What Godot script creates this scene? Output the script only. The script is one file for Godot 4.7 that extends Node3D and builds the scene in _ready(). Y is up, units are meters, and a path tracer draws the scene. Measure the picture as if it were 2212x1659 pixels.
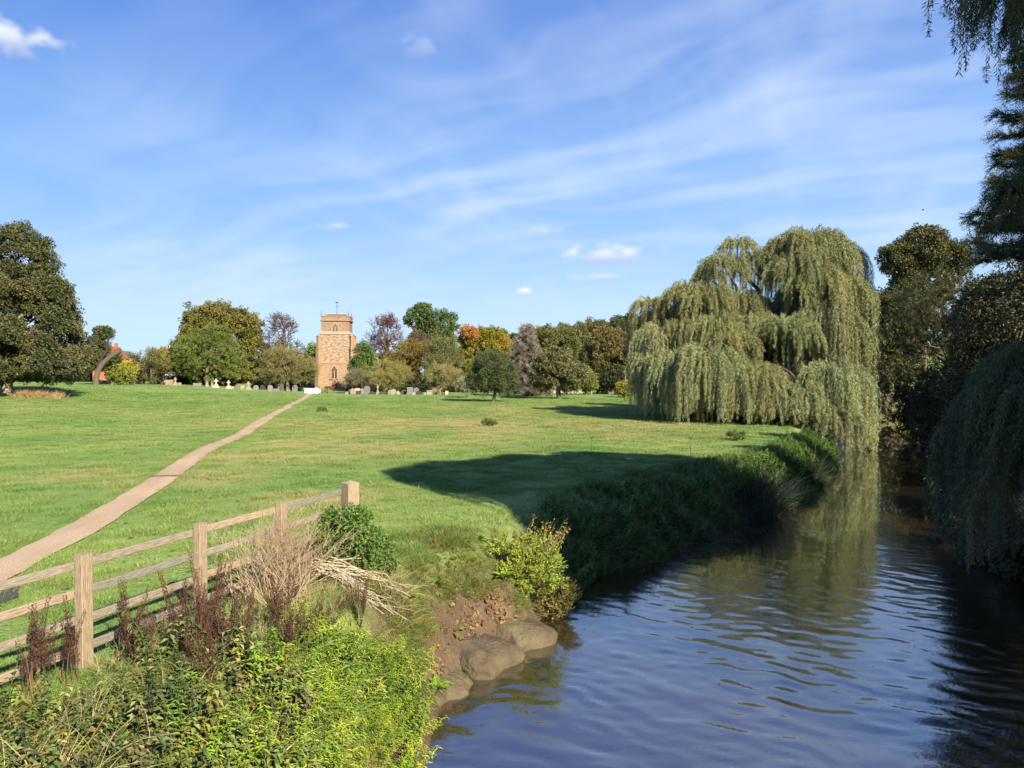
extends Node3D

# ---- the place: a river seen from a low bridge, a meadow on its left with a church behind, trees on its right ----
# distances run away from the camera along -z (written d); x is to the right, y up; the field lies near y = 0, the water at WATER
const F := 1593.0
const EYE := 3.35
const WATER := -1.65

var rng := RandomNumberGenerator.new()
var nz := FastNoiseLite.new()
var nf := FastNoiseLite.new()
var left_bank := PackedVector2Array([Vector2(-2.5, -30), Vector2(-1.6, 0), Vector2(-1.15, 7), Vector2(-1.03, 9.3), Vector2(-1.0, 11.1), Vector2(-0.75, 12), Vector2(-0.1, 13.2), Vector2(0.5, 14), Vector2(0.6, 14.9), Vector2(1.25, 15.8), Vector2(2.2, 18.3), Vector2(3.6, 19.4), Vector2(5.1, 21.8), Vector2(6.8, 23.8), Vector2(8.1, 24.6), Vector2(9.7, 26.5), Vector2(12, 30), Vector2(15.2, 35.4), Vector2(19.5, 44.5), Vector2(22.6, 52), Vector2(26.5, 62), Vector2(36, 74), Vector2(60, 82), Vector2(110, 84)])
var right_bank := PackedVector2Array([Vector2(10, -30), Vector2(11, 0), Vector2(11.5, 10), Vector2(12, 16), Vector2(13.5, 22), Vector2(16.5, 28), Vector2(20.5, 35), Vector2(25.5, 43), Vector2(29.5, 51), Vector2(34, 60), Vector2(44, 68), Vector2(62, 73), Vector2(110, 75)])
var path_line := PackedVector2Array([Vector2(-6.9, 3.0), Vector2(-7.6, 7.0), Vector2(-8.3, 10.6), Vector2(-8.75, 12.9), Vector2(-9.15, 15.2), Vector2(-10.5, 21.3), Vector2(-11.8, 26.3), Vector2(-13.1, 31.4), Vector2(-14.6, 39.5), Vector2(-17.0, 50), Vector2(-19.4, 60.6), Vector2(-24.0, 82), Vector2(-28.6, 103.5), Vector2(-30.2, 110.5)])
var river: PackedVector2Array
var taken := {}
var M := {}
var G := {}


class MB:
	var v := PackedVector3Array()
	var n := PackedVector3Array()
	var c := PackedColorArray()
	var uv := PackedVector2Array()
	var ix := PackedInt32Array()

	func tri(a: Vector3, b: Vector3, d: Vector3, col: Color) -> void:
		var k := v.size()
		var m := (d - a).cross(b - a).normalized()
		v.append(a); v.append(b); v.append(d)
		n.append(m); n.append(m); n.append(m)
		c.append(col); c.append(col); c.append(col)
		ix.append(k); ix.append(k + 1); ix.append(k + 2)

	func quad(a: Vector3, b: Vector3, d: Vector3, e: Vector3, col: Color) -> void:
		var k := v.size()
		var m := (d - a).cross(b - a).normalized()
		v.append(a); v.append(b); v.append(d); v.append(e)
		for i in 4:
			n.append(m); c.append(col)
		ix.append(k); ix.append(k + 1); ix.append(k + 2); ix.append(k); ix.append(k + 2); ix.append(k + 3)

	func box(at: Vector3, s: Vector3, col := Color.WHITE, b := Basis.IDENTITY) -> void:
		var h := s * 0.5
		var p := []
		for i in 8:
			p.append(at + b * Vector3(h.x * (1 if i & 1 else -1), h.y * (1 if i & 2 else -1), h.z * (1 if i & 4 else -1)))
		quad(p[4], p[6], p[7], p[5], col)
		quad(p[1], p[3], p[2], p[0], col)
		quad(p[5], p[7], p[3], p[1], col)
		quad(p[0], p[2], p[6], p[4], col)
		quad(p[6], p[2], p[3], p[7], col)
		quad(p[0], p[4], p[5], p[1], col)

	# a box with its long edges chamfered: along x, section h by w, chamfer k
	func beam(length: float, h: float, w: float, k: float, col := Color.WHITE) -> void:
		var s := PackedVector2Array([Vector2(-w / 2 + k, -h / 2), Vector2(w / 2 - k, -h / 2), Vector2(w / 2, -h / 2 + k), Vector2(w / 2, h / 2 - k), Vector2(w / 2 - k, h / 2), Vector2(-w / 2 + k, h / 2), Vector2(-w / 2, h / 2 - k), Vector2(-w / 2, -h / 2 + k)])
		var l := length / 2
		for i in 8:
			var a := s[i]
			var b := s[(i + 1) % 8]
			quad(Vector3(-l, a.y, a.x), Vector3(l, a.y, a.x), Vector3(l, b.y, b.x), Vector3(-l, b.y, b.x), col)
		for i in range(1, 7):
			tri(Vector3(l, s[0].y, s[0].x), Vector3(l, s[i + 1].y, s[i + 1].x), Vector3(l, s[i].y, s[i].x), col)
			tri(Vector3(-l, s[0].y, s[0].x), Vector3(-l, s[i].y, s[i].x), Vector3(-l, s[i + 1].y, s[i + 1].x), col)

	func tube(pts: PackedVector3Array, rad: PackedFloat32Array, sides: int, col := Color.WHITE) -> void:
		var k := v.size()
		var u := Vector3.ZERO
		for i in pts.size():
			var t := (pts[mini(i + 1, pts.size() - 1)] - pts[maxi(i - 1, 0)]).normalized()
			if u == Vector3.ZERO:
				u = t.cross(Vector3.RIGHT if absf(t.x) < 0.8 else Vector3.UP).normalized()
			u = (u - t * u.dot(t)).normalized()
			var w := t.cross(u)
			for j in sides:
				var a := TAU * j / sides
				var r := u * cos(a) + w * sin(a)
				v.append(pts[i] + r * rad[i]); n.append(r); c.append(col)
		for i in pts.size() - 1:
			for j in sides:
				var a := k + i * sides + j
				var b := k + i * sides + (j + 1) % sides
				ix.append(a); ix.append(b + sides); ix.append(b)
				ix.append(a); ix.append(a + sides); ix.append(b + sides)

	func leaf(p: Vector3, dir: Vector3, side: Vector3, length: float, wid: float, col: Color, fold := 0.22, droop := 0.12) -> void:
		var up := side.cross(dir).normalized()
		var m := p + dir * length * 0.45
		var l := m - side * wid * 0.5 + up * wid * fold
		var r := m + side * wid * 0.5 + up * wid * fold
		var t := p + dir * length - up * length * droop
		tri(p, l, t, col)
		tri(p, t, r, col)

	# a bent grass blade of s pieces
	func blade(p: Vector3, dir: Vector3, side: Vector3, length: float, wid: float, bend: float, s: int, col: Color) -> void:
		var at := p
		var d := dir
		var out := Vector3(dir.x, 0, dir.z).normalized()
		for i in s:
			var nx := at + d * length / s
			var w0 := wid * (1.0 - float(i) / s)
			var w1 := wid * (1.0 - float(i + 1) / s)
			if i == s - 1:
				tri(at - side * w0 * 0.5, nx, at + side * w0 * 0.5, col)
			else:
				quad(at - side * w0 * 0.5, nx - side * w1 * 0.5, nx + side * w1 * 0.5, at + side * w0 * 0.5, col)
			at = nx
			d = (d + (out - Vector3.UP * 0.6) * bend).normalized()

	# a flat outline in x, y (anticlockwise seen from +z) with depth from z = 0 to z = dep
	func prism(poly: PackedVector2Array, dep: float, col := Color.WHITE, z0 := 0.0) -> void:
		var t := Geometry2D.triangulate_polygon(poly)
		for i in range(0, t.size(), 3):
			var a := poly[t[i]]
			var b := poly[t[i + 1]]
			var d := poly[t[i + 2]]
			if (b - a).cross(d - a) > 0:
				var q := b
				b = d
				d = q
			tri(Vector3(a.x, a.y, z0 + dep), Vector3(b.x, b.y, z0 + dep), Vector3(d.x, d.y, z0 + dep), col)
			tri(Vector3(a.x, a.y, z0), Vector3(d.x, d.y, z0), Vector3(b.x, b.y, z0), col)
		for i in poly.size():
			var a := poly[i]
			var b := poly[(i + 1) % poly.size()]
			quad(Vector3(a.x, a.y, z0 + dep), Vector3(b.x, b.y, z0 + dep), Vector3(b.x, b.y, z0), Vector3(a.x, a.y, z0), col)

	# the band between two outlines of the same number of points
	func band(o: PackedVector2Array, q: PackedVector2Array, dep: float, z0 := 0.0, closed := true, col := Color.WHITE) -> void:
		for i in (o.size() if closed else o.size() - 1):
			var j := (i + 1) % o.size()
			quad(Vector3(o[i].x, o[i].y, z0 + dep), Vector3(q[i].x, q[i].y, z0 + dep), Vector3(q[j].x, q[j].y, z0 + dep), Vector3(o[j].x, o[j].y, z0 + dep), col)
			quad(Vector3(o[i].x, o[i].y, z0 + dep), Vector3(o[j].x, o[j].y, z0 + dep), Vector3(o[j].x, o[j].y, z0), Vector3(o[i].x, o[i].y, z0), col)
			quad(Vector3(q[j].x, q[j].y, z0 + dep), Vector3(q[i].x, q[i].y, z0 + dep), Vector3(q[i].x, q[i].y, z0), Vector3(q[j].x, q[j].y, z0), col)

	func mesh() -> ArrayMesh:
		var a := []
		a.resize(Mesh.ARRAY_MAX)
		a[Mesh.ARRAY_VERTEX] = v
		a[Mesh.ARRAY_NORMAL] = n
		a[Mesh.ARRAY_COLOR] = c
		if uv.size() == v.size():
			a[Mesh.ARRAY_TEX_UV] = uv
		a[Mesh.ARRAY_INDEX] = ix
		var m := ArrayMesh.new()
		m.add_surface_from_arrays(Mesh.PRIMITIVE_TRIANGLES, a)
		return m


# copies of one mesh, kept as the numbers of a MultiMesh
class Copies3D:
	var b := PackedFloat32Array()
	var count := 0

	func put(q: Basis, o: Vector3, col: Color) -> void:
		b.append(q.x.x); b.append(q.y.x); b.append(q.z.x); b.append(o.x)
		b.append(q.x.y); b.append(q.y.y); b.append(q.z.y); b.append(o.y)
		b.append(q.x.z); b.append(q.y.z); b.append(q.z.z); b.append(o.z)
		b.append(col.r); b.append(col.g); b.append(col.b); b.append(1.0)
		count += 1

	func node(called: String, m: Mesh, mt: Material) -> MultiMeshInstance3D:
		var mm := MultiMesh.new()
		mm.transform_format = MultiMesh.TRANSFORM_3D
		mm.use_colors = true
		mm.mesh = m
		mm.instance_count = count
		mm.buffer = b
		var o := MultiMeshInstance3D.new()
		o.name = called
		o.multimesh = mm
		o.set_meta("kind", "stuff")
		o.material_override = mt
		m.surface_set_material(0, mt)
		return o


# ---- names and notes ----
func numbered(called: String) -> String:
	taken[called] = taken.get(called, -1) + 1
	return called if taken[called] == 0 else "%s_%03d" % [called, taken[called]]


func tag(o: Node, label: String, category: String, group := "", kind := "") -> Node:
	if label: o.set_meta("label", label)
	if category: o.set_meta("category", category)
	if group: o.set_meta("group", group)
	if kind: o.set_meta("kind", kind)
	return o


func thing(called: String, label: String, category: String, at := Vector3.ZERO, turn := 0.0, group := "") -> Node3D:
	var o := Node3D.new()
	o.name = numbered(called)
	add_child(o)
	o.position = at
	o.rotation.y = turn
	tag(o, label, category, group)
	return o


func obj(called: String, m: Mesh, mt: Material, parent: Node = null) -> MeshInstance3D:
	var o := MeshInstance3D.new()
	o.mesh = m
	o.material_override = mt
	o.name = numbered(called) if parent == null else called
	(self if parent == null else parent).add_child(o, true)
	return o


func stuff(co: Copies3D, called: String, m: Mesh, mt: Material, label: String, category: String) -> void:
	var o := co.node(numbered(called), m, mt)
	add_child(o)
	tag(o, label, category, "", "stuff")


# ---- materials ----
func noise_tex(freq: float, octaves: int, lo: Color, hi: Color, size := 512, seed_ := 1, normal := false) -> NoiseTexture2D:
	var t := NoiseTexture2D.new()
	t.width = size
	t.height = size
	t.seamless = true
	t.generate_mipmaps = false
	var f := FastNoiseLite.new()
	f.seed = seed_
	f.frequency = freq
	f.noise_type = FastNoiseLite.TYPE_SIMPLEX_SMOOTH
	f.fractal_octaves = octaves
	t.noise = f
	if normal:
		t.as_normal_map = true
		t.bump_strength = 4.0
	else:
		var g := Gradient.new()
		g.set_color(0, lo.linear_to_srgb())
		g.set_color(1, hi.linear_to_srgb())
		t.color_ramp = g
	return t


func plain(col: Color, rough := 0.85) -> StandardMaterial3D:
	var m := StandardMaterial3D.new()
	m.albedo_color = col.linear_to_srgb()
	m.roughness = rough
	m.metallic_specular = 0.4
	m.cull_mode = BaseMaterial3D.CULL_DISABLED
	return m


func leafy(back := Color(0.5, 0.6, 0.2), rough := 0.5) -> StandardMaterial3D:
	var m := plain(Color.WHITE, rough)
	m.vertex_color_use_as_albedo = true
	if back.g > 0.0:
		m.backlight_enabled = true
		m.backlight = back
	return m


func grained(lo: Color, hi: Color, scale: Vector3, freq := 0.02, rough := 0.85, bump := 0.0, world := false) -> StandardMaterial3D:
	var m := plain(Color.WHITE, rough)
	m.albedo_texture = noise_tex(freq, 5, lo, hi, 512, int(lo.r * 1000) + int(scale.x * 7))
	m.uv1_triplanar = true
	m.uv1_world_triplanar = world
	m.uv1_scale = scale
	if bump > 0.0:
		m.heightmap_enabled = true
		m.heightmap_texture = G.bump
		m.heightmap_scale = bump
	return m


func bx(px: float, d: float) -> float:
	return (px - 1106.0) / F * d


func hy(py: float, d: float) -> float:
	return EYE + (805.0 - py) * d / F


# ---- the lie of the land ----
func sst(a: float, b: float, x: float) -> float:
	var t := clampf((x - a) / (b - a), 0.0, 1.0)
	return t * t * (3.0 - 2.0 * t)


func shore(p: Vector2) -> float:   # metres from the water's edge, negative in the water
	if p.x < -14.0 and p.y < 60.0 or p.y > 90.0:
		return 30.0
	var best := 1e9
	for line: PackedVector2Array in [left_bank, right_bank]:
		for i in line.size() - 1:
			best = minf(best, p.distance_squared_to(Geometry2D.get_closest_point_to_segment(p, line[i], line[i + 1])))
	return sqrt(best) * (-1.0 if Geometry2D.is_point_in_polygon(p, river) else 1.0)


func bank_width(d: float) -> float:
	return lerpf(lerpf(3.2, 1.75, sst(9.0, 12.0, d)), 2.7, sst(14.5, 18.0, d))


func field_y(x: float, d: float) -> float:
	var a := 1.5 * sst(-22.0, -62.0, x) - 0.3 * sst(0.0, 30.0, x)
	var y := a * sst(18.0, 105.0, d)
	y -= 1.1 * sst(105.0, 170.0, d) * sst(-12.0, 8.0, x)
	y += 17.0 * sst(185.0, 330.0, d) * sst(-30.0, 70.0, x)
	return y + nz.get_noise_2d(x * 0.6, d * 0.6) * 0.07


func ground_y(x: float, d: float, s := 1e9) -> float:
	if s > 1e8:
		s = shore(Vector2(x, d))
	var base := field_y(x, d)
	if s < 0.0:
		return WATER - 0.1 - minf(0.75, -s * 0.42)
	var w := bank_width(d)
	if s >= w:
		return base
	var t := s / w
	var f := 1.0 - pow(1.0 - t, 1.9)
	var lumps := nz.get_noise_2d(x * 9.0, d * 9.0) * 0.22 * sin(t * PI)
	return lerpf(WATER - 0.1, base, clampf(f, 0.0, 1.0)) + lumps


func path_off(x: float, d: float) -> float:
	if x > -6.0:
		return 9.0
	var best := 1e9
	var p := Vector2(x, d)
	for i in path_line.size() - 1:
		best = minf(best, p.distance_squared_to(Geometry2D.get_closest_point_to_segment(p, path_line[i], path_line[i + 1])))
	return sqrt(best)


func dry(x: float, d: float) -> float:   # how dry the grass is, 0 to 1
	var k := nz.get_noise_2d(x * 2.2 + 90.0, d * 1.3) * 0.9 + nz.get_noise_2d(x * 7.0, d * 4.0 + 50.0) * 0.45
	var spot := 0.0
	for q in [[-14.0, 23.0, 5.0, 2.4, 0.75], [-7.5, 34.0, 6.0, 4.0, 0.65], [-2.0, 47.0, 16.0, 9.0, 0.75], [-10.0, 29.0, 3.0, 2.0, 0.7], [-4.5, 19.5, 3.0, 2.0, 0.5], [6.0, 66.0, 12.0, 10.0, 0.6], [-40.0, 60.0, 30.0, 5.0, 0.3]]:
		var e := Vector2((x - q[0]) / q[2], (d - q[1]) / q[3]).length_squared()
		spot = maxf(spot, q[4] * exp(-e))
	return clampf(spot + k * (0.25 + spot) - 0.02, 0.0, 1.0)


func grass_color(x: float, d: float) -> Color:
	var g := Color(0.13, 0.226, 0.062).lerp(Color(0.19, 0.268, 0.08), clampf(0.5 + nz.get_noise_2d(x * 1.1, d * 0.8 + 200.0) * 1.4, 0.0, 1.0))
	return g.lerp(Color(0.33, 0.29, 0.14), dry(x, d) * 0.85)


func axis(parts: Array) -> PackedFloat32Array:   # [from, to, step] pieces
	var out := PackedFloat32Array()
	for q in parts:
		var n := int(round((q[1] - q[0]) / q[2]))
		for i in n:
			out.append(q[0] + i * q[2])
	out.append(parts[-1][1])
	return out


func sheet(xs: PackedFloat32Array, ds: PackedFloat32Array, height: Callable, color: Callable) -> ArrayMesh:
	var v := PackedVector3Array()
	var c := PackedColorArray()
	var n := PackedVector3Array()
	var uv := PackedVector2Array()
	var ix := PackedInt32Array()
	var w := xs.size()
	for d in ds:
		for x in xs:
			v.append(Vector3(x, height.call(x, d), -d))
			c.append(color.call(x, d))
			uv.append(Vector2(x, d))
	for j in ds.size():
		for i in w:
			var l := v[j * w + maxi(i - 1, 0)]
			var r := v[j * w + mini(i + 1, w - 1)]
			var b := v[maxi(j - 1, 0) * w + i]
			var f := v[mini(j + 1, ds.size() - 1) * w + i]
			n.append((r - l).cross(f - b).normalized())
	for j in ds.size() - 1:
		for i in w - 1:
			var a := j * w + i
			ix.append(a); ix.append(a + w); ix.append(a + w + 1)
			ix.append(a); ix.append(a + w + 1); ix.append(a + 1)
	var m := MB.new()
	m.v = v
	m.c = c
	m.n = n
	m.uv = uv
	m.ix = ix
	return m.mesh()


func rv(a: float, b: float) -> float:
	return rng.randf_range(a, b)


func ball() -> Vector3:
	while true:
		var p := Vector3(rv(-1, 1), rv(-1, 1), rv(-1, 1))
		if p.length_squared() <= 1.0 and p.length_squared() > 0.01:
			return p
	return Vector3.UP


func aim(y: Vector3, roll: float, s: Vector3) -> Basis:   # a basis whose y axis points along y
	var t := y.normalized()
	var u := t.cross(Vector3.RIGHT if absf(t.x) < 0.8 else Vector3.UP).normalized()
	var w := t.cross(u)
	var q := u * cos(roll) + w * sin(roll)
	return Basis(q * s.x, t * s.y, q.cross(t) * s.z)


func tint(c: Color, k: float) -> Color:
	var b := 1.0 + rv(-k, k)
	return Color(c.r * b * (1.0 + rv(-k, k) * 0.35), c.g * b, c.b * b * (1.0 + rv(-k, k) * 0.3))


# ---- sky ----
func sky_picture() -> Texture2D:
	var w := 2048
	var h := 1024
	var a := FastNoiseLite.new()
	a.seed = 5
	a.noise_type = FastNoiseLite.TYPE_SIMPLEX_SMOOTH
	a.fractal_octaves = 5
	a.frequency = 1.0
	var b := FastNoiseLite.new()
	b.seed = 11
	b.noise_type = FastNoiseLite.TYPE_SIMPLEX_SMOOTH
	b.fractal_octaves = 3
	b.frequency = 1.0
	var data := PackedFloat32Array()
	data.resize(w * h * 3)
	var low := Color(0.56, 0.78, 0.985)
	var mid := Color(0.265, 0.50, 0.93)
	var high := Color(0.088, 0.225, 0.66)
	var top := Color(0.045, 0.11, 0.38)
	# small clouds: azimuth (degrees right), elevation, half width, half height, strength
	var puffs := [[-34.2, 20.5, 3.2, 1.25, 0.85], [7.3, 8.95, 4.4, 0.95, 0.75], [0.86, 6.2, 1.2, 0.45, 0.85], [-6.8, 23.4, 1.8, 1.1, 0.2], [7.3, 7.3, 1.6, 0.4, 0.4], [-13.6, 10.9, 1.3, 0.4, 0.5], [2.7, 10.8, 1.7, 0.45, 0.4], [5.2, 7.2, 0.9, 0.35, 0.4]]
	# broad veils of high cloud: azimuth, elevation, half width, half height, strength
	var veils := [[-4.0, 13.5, 13.0, 4.5, 0.75], [-23.0, 8.0, 9.0, 2.8, 0.7], [-10.0, 5.0, 25.0, 2.5, 0.3], [24.0, 16.0, 16.0, 8.0, 0.42], [31.0, 9.0, 9.0, 3.5, 0.5], [19.0, 24.0, 17.0, 7.0, 0.38], [-3.0, 26.0, 10.0, 4.0, 0.3], [-26.0, 16.0, 6.0, 5.0, 0.22]]
	for j in h / 2:
		var el := (0.5 - (j + 0.5) / h) * PI
		var y := sin(el)
		var ch := cos(el)
		var deg := rad_to_deg(el)
		var base := low.lerp(mid, sst(1.0, 13.0, deg)).lerp(high, sst(9.0, 29.0, deg)).lerp(top, sst(28.0, 80.0, deg))
		for i in w:
			var az := wrapf((i + 0.5) / w * TAU, -PI, PI)
			var sx := sin(az) * ch
			var sz := cos(az) * ch
			var k := 1.0 / (y + 0.10)
			var px := sx * k
			var pz := sz * k
			var wx := b.get_noise_2d(px * 0.7, pz * 0.7) * 0.22
			# streaks that climb to the right, and a second set that climbs to the left
			var s1 := px * 0.82 - (pz + wx) * 0.57
			var t1 := px * 0.57 + (pz + wx) * 0.82
			var c1 := a.get_noise_2d(s1 * 0.6 + 3.0, t1 * 2.6) + a.get_noise_2d(s1 * 1.5 + 60.0, t1 * 7.0) * 0.35
			var s2 := px * 0.35 + (pz - wx) * 0.94
			var t2 := px * 0.94 - (pz - wx) * 0.35
			var c2 := a.get_noise_2d(s2 * 0.7 + 31.0, t2 * 2.8 + 7.0)
			var big := b.get_noise_2d(px * 0.33 + 7.3, pz * 0.33 + 2.0)
			var da := rad_to_deg(az)
			var env := 0.12 + 0.5 * clampf(big + 0.2, 0.0, 1.0)
			if absf(da) < 70.0:
				for q in veils:
					env += q[4] * exp(-pow((da - q[0]) / q[2], 2.0) - pow((deg - q[1]) / q[3], 2.0))
			else:
				env += 0.25 * sst(30.0, 10.0, deg)
			var cl := clampf(0.42 + c1 * 1.3, 0.0, 1.0) * 0.75 + clampf(0.15 + c2 * 1.2, 0.0, 1.0) * 0.45
			cl = clampf(cl * env * 0.5 + 0.17 * env, 0.0, 0.85) * (sst(0.0, 5.0, deg) * 0.6 + 0.4)
			var c := base.lerp(Color(0.66, 0.79, 0.98), cl)
			if deg < 30.0 and absf(da) < 50.0:
				for q in puffs:
					if absf(da - q[0]) < q[2] * 1.6 and absf(deg - q[1]) < q[3] * 2.0:
						var e := 1.0 - Vector2((da - q[0]) / q[2], (deg - q[1]) / q[3]).length()
						e += a.get_noise_2d(da * 0.45, deg * 0.9) * 0.75
						var m: float = sst(0.05, 0.75, e) * q[4]
						c = c.lerp(Color(0.50, 0.56, 0.74).lerp(Color(0.93, 0.95, 1.0), sst(-0.6, 0.5, (deg - q[1]) / q[3])), m)
			var o := (j * w + i) * 3
			data[o] = c.r
			data[o + 1] = c.g
			data[o + 2] = c.b
	for o in range(w * h / 2 * 3, w * h * 3, 3):
		data[o] = 0.16
		data[o + 1] = 0.2
		data[o + 2] = 0.12
	return ImageTexture.create_from_image(Image.create_from_data(w, h, false, Image.FORMAT_RGBF, data.to_byte_array()))


func setting() -> void:
	var cam := Camera3D.new()
	cam.name = "camera"
	cam.fov = 55.0
	cam.near = 0.1
	cam.far = 4000.0
	add_child(cam)
	cam.position = Vector3(0, EYE, 0)
	cam.rotation_degrees.x = -0.88
	cam.current = true
	var env := Environment.new()
	var sky := Sky.new()
	var sm := PanoramaSkyMaterial.new()
	sm.panorama = sky_picture()
	sky.sky_material = sm
	env.background_mode = Environment.BG_SKY
	env.sky = sky
	env.background_energy_multiplier = 0.43
	env.tonemap_mode = Environment.TONE_MAPPER_LINEAR
	env.tonemap_exposure = 2.65
	env.sdfgi_enabled = true
	env.ssao_enabled = true
	env.ssil_enabled = true
	var we := WorldEnvironment.new()
	we.name = "world_environment"
	we.environment = env
	add_child(we)
	var sun := DirectionalLight3D.new()
	sun.name = "sun"
	sun.light_energy = 1.5
	sun.light_color = Color(1.0, 0.93, 0.80)
	sun.light_angular_distance = 0.5
	sun.shadow_enabled = true
	var el := deg_to_rad(33.0)
	var az := deg_to_rad(35.0)
	sun.basis = Basis.looking_at(-Vector3(sin(az) * cos(el), sin(el), cos(az) * cos(el)))
	add_child(sun)


# ---- ground, path, water ----
func land() -> void:
	var xs := axis([[-1200, -400, 400], [-400, -100, 60], [-100, -14, 2.0], [-14, -6, 0.5], [-6, 17, 0.25], [17, 42, 0.6], [42, 82, 4], [82, 400, 40], [400, 1200, 400]])
	var ds := axis([[-60, 0, 10], [0, 6, 1], [6, 33, 0.25], [33, 60, 0.8], [60, 130, 2.5], [130, 210, 8], [210, 450, 15], [450, 3000, 425]])
	var col := func(x: float, d: float) -> Color:
		var s := shore(Vector2(x, d))
		var g := grass_color(x, d)
		var soil := Color(0.07, 0.05, 0.034).lerp(Color(0.125, 0.088, 0.06), clampf(0.5 + nz.get_noise_2d(x * 14.0, d * 14.0), 0, 1))
		if s < 0.0:
			return Color(0.07, 0.042, 0.018).lerp(Color(0.022, 0.016, 0.009), clampf(-s * 0.4, 0, 1))
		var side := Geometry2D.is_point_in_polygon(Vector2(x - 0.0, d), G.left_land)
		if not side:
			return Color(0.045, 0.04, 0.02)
		var w := bank_width(d)
		return soil.lerp(g, sst(lerpf(0.3, 0.46, sst(10.6, 11.6, d) * sst(15.0, 14.3, d)), 0.78, s / w + nz.get_noise_2d(x * 12.0, d * 12.0) * 0.35))
	var m := plain(Color.WHITE, 0.95)
	m.vertex_color_use_as_albedo = true
	m.albedo_texture = noise_tex(0.035, 6, Color(0.62, 0.62, 0.62), Color(1.3, 1.3, 1.3), 1024, 3)
	m.uv1_triplanar = true
	m.uv1_world_triplanar = true
	m.uv1_scale = Vector3(0.31, 0.31, 0.31)
	m.heightmap_enabled = true
	m.heightmap_texture = G.bump
	m.heightmap_scale = 5.0
	var hh := func(x: float, d: float) -> float: return ground_y(x, d)
	var o := obj("ground", sheet(xs, ds, hh, col), m)
	tag(o, "broad green meadow with dry patches sloping to the river bank", "", "", "structure")

	# the path
	var mb := MB.new()
	var crv := Curve2D.new()
	for i in path_line.size():
		var tn: Vector2 = (path_line[mini(i + 1, path_line.size() - 1)] - path_line[maxi(i - 1, 0)]) * 0.16
		crv.add_point(path_line[i], -tn, tn)
	var total := crv.get_baked_length()
	var n := 260
	var prev: Array = []
	for i in n + 1:
		var t := pow(float(i) / n, 1.6) * total
		var p := crv.sample_baked(t, true)
		var q := (crv.sample_baked(minf(t + 0.3, total), true) - crv.sample_baked(maxf(t - 0.3, 0), true)).normalized().orthogonal()
		var row := []
		for k in 7:
			var f := (k / 6.0 - 0.5) * 2.0
			var wd := 0.40 + nz.get_noise_2d(t * 9.0 + (300.0 if f > 0 else 0.0), 5.0) * 0.07
			if t < 8.5:
				wd *= 1.0 + (8.5 - t) * 0.08
			var e := p + q * f * wd
			row.append(Vector3(e.x, field_y(e.x, e.y) + 0.035 + 0.012 * (1.0 - f * f) + 0.018 * sst(30, 100, t), -e.y))
		if prev:
			for k in 6:
				var c := Color(0.36, 0.275, 0.20).lerp(Color(0.44, 0.34, 0.25), clampf(0.5 + nz.get_noise_2d(t * 3.0, k * 1.5), 0, 1))
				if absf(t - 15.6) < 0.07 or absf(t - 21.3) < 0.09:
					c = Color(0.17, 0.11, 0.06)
				mb.quad(prev[k], row[k], row[k + 1], prev[k + 1], c)
		prev = row
	var pm := plain(Color.WHITE, 0.95)
	pm.vertex_color_use_as_albedo = true
	pm.albedo_texture = noise_tex(0.06, 6, Color(0.55, 0.53, 0.5), Color(1.3, 1.3, 1.3), 1024, 8)
	pm.uv1_triplanar = true
	pm.uv1_world_triplanar = true
	pm.uv1_scale = Vector3(0.4, 0.4, 0.4)
	pm.heightmap_enabled = true
	pm.heightmap_texture = G.bump
	pm.heightmap_scale = 1.2
	tag(obj("path", mb.mesh(), pm), "narrow pinkish gravel path crossing the meadow to the church", "", "", "structure")
	# dark patch where the path leaves the frame
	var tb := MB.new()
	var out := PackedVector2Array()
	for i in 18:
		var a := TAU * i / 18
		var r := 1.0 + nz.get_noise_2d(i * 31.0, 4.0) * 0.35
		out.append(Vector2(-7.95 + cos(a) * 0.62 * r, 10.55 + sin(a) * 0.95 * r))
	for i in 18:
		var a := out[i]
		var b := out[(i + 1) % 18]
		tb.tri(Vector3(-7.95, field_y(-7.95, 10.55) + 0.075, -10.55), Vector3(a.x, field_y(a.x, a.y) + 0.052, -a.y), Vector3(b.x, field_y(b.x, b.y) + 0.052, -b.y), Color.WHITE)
	tag(obj("dark_patch", tb.mesh(), grained(Color(0.03, 0.03, 0.033), Color(0.07, 0.07, 0.075), Vector3.ONE, 0.05, 0.9, 0.6, true)), "dark patch at the edge of the path", "", "", "structure")

	# the river
	var wx := axis([[-8, -2, 1], [-2, 13, 0.085], [13, 30, 0.4], [30, 112, 3]])
	var wd := axis([[-20, 6, 2], [6, 8, 0.5], [8, 27, 0.085], [27, 45, 0.25], [45, 90, 1.5]])
	var waves := []
	var r2 := RandomNumberGenerator.new()
	r2.seed = 77
	for q in [[0.95, 62, 0.016], [0.7, 50, 0.018], [0.52, 66, 0.021], [0.43, 38, 0.028], [0.33, 78, 0.032], [1.5, 95, 0.013], [0.6, 108, 0.015], [0.38, 20, 0.012], [0.29, 58, 0.032], [0.31, 100, 0.022], [1.15, 30, 0.011]]:
		var a: float = deg_to_rad(q[1])
		waves.append([TAU / q[0] * cos(a), TAU / q[0] * sin(a), q[2] * q[0] / TAU, r2.randf() * TAU])
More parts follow.
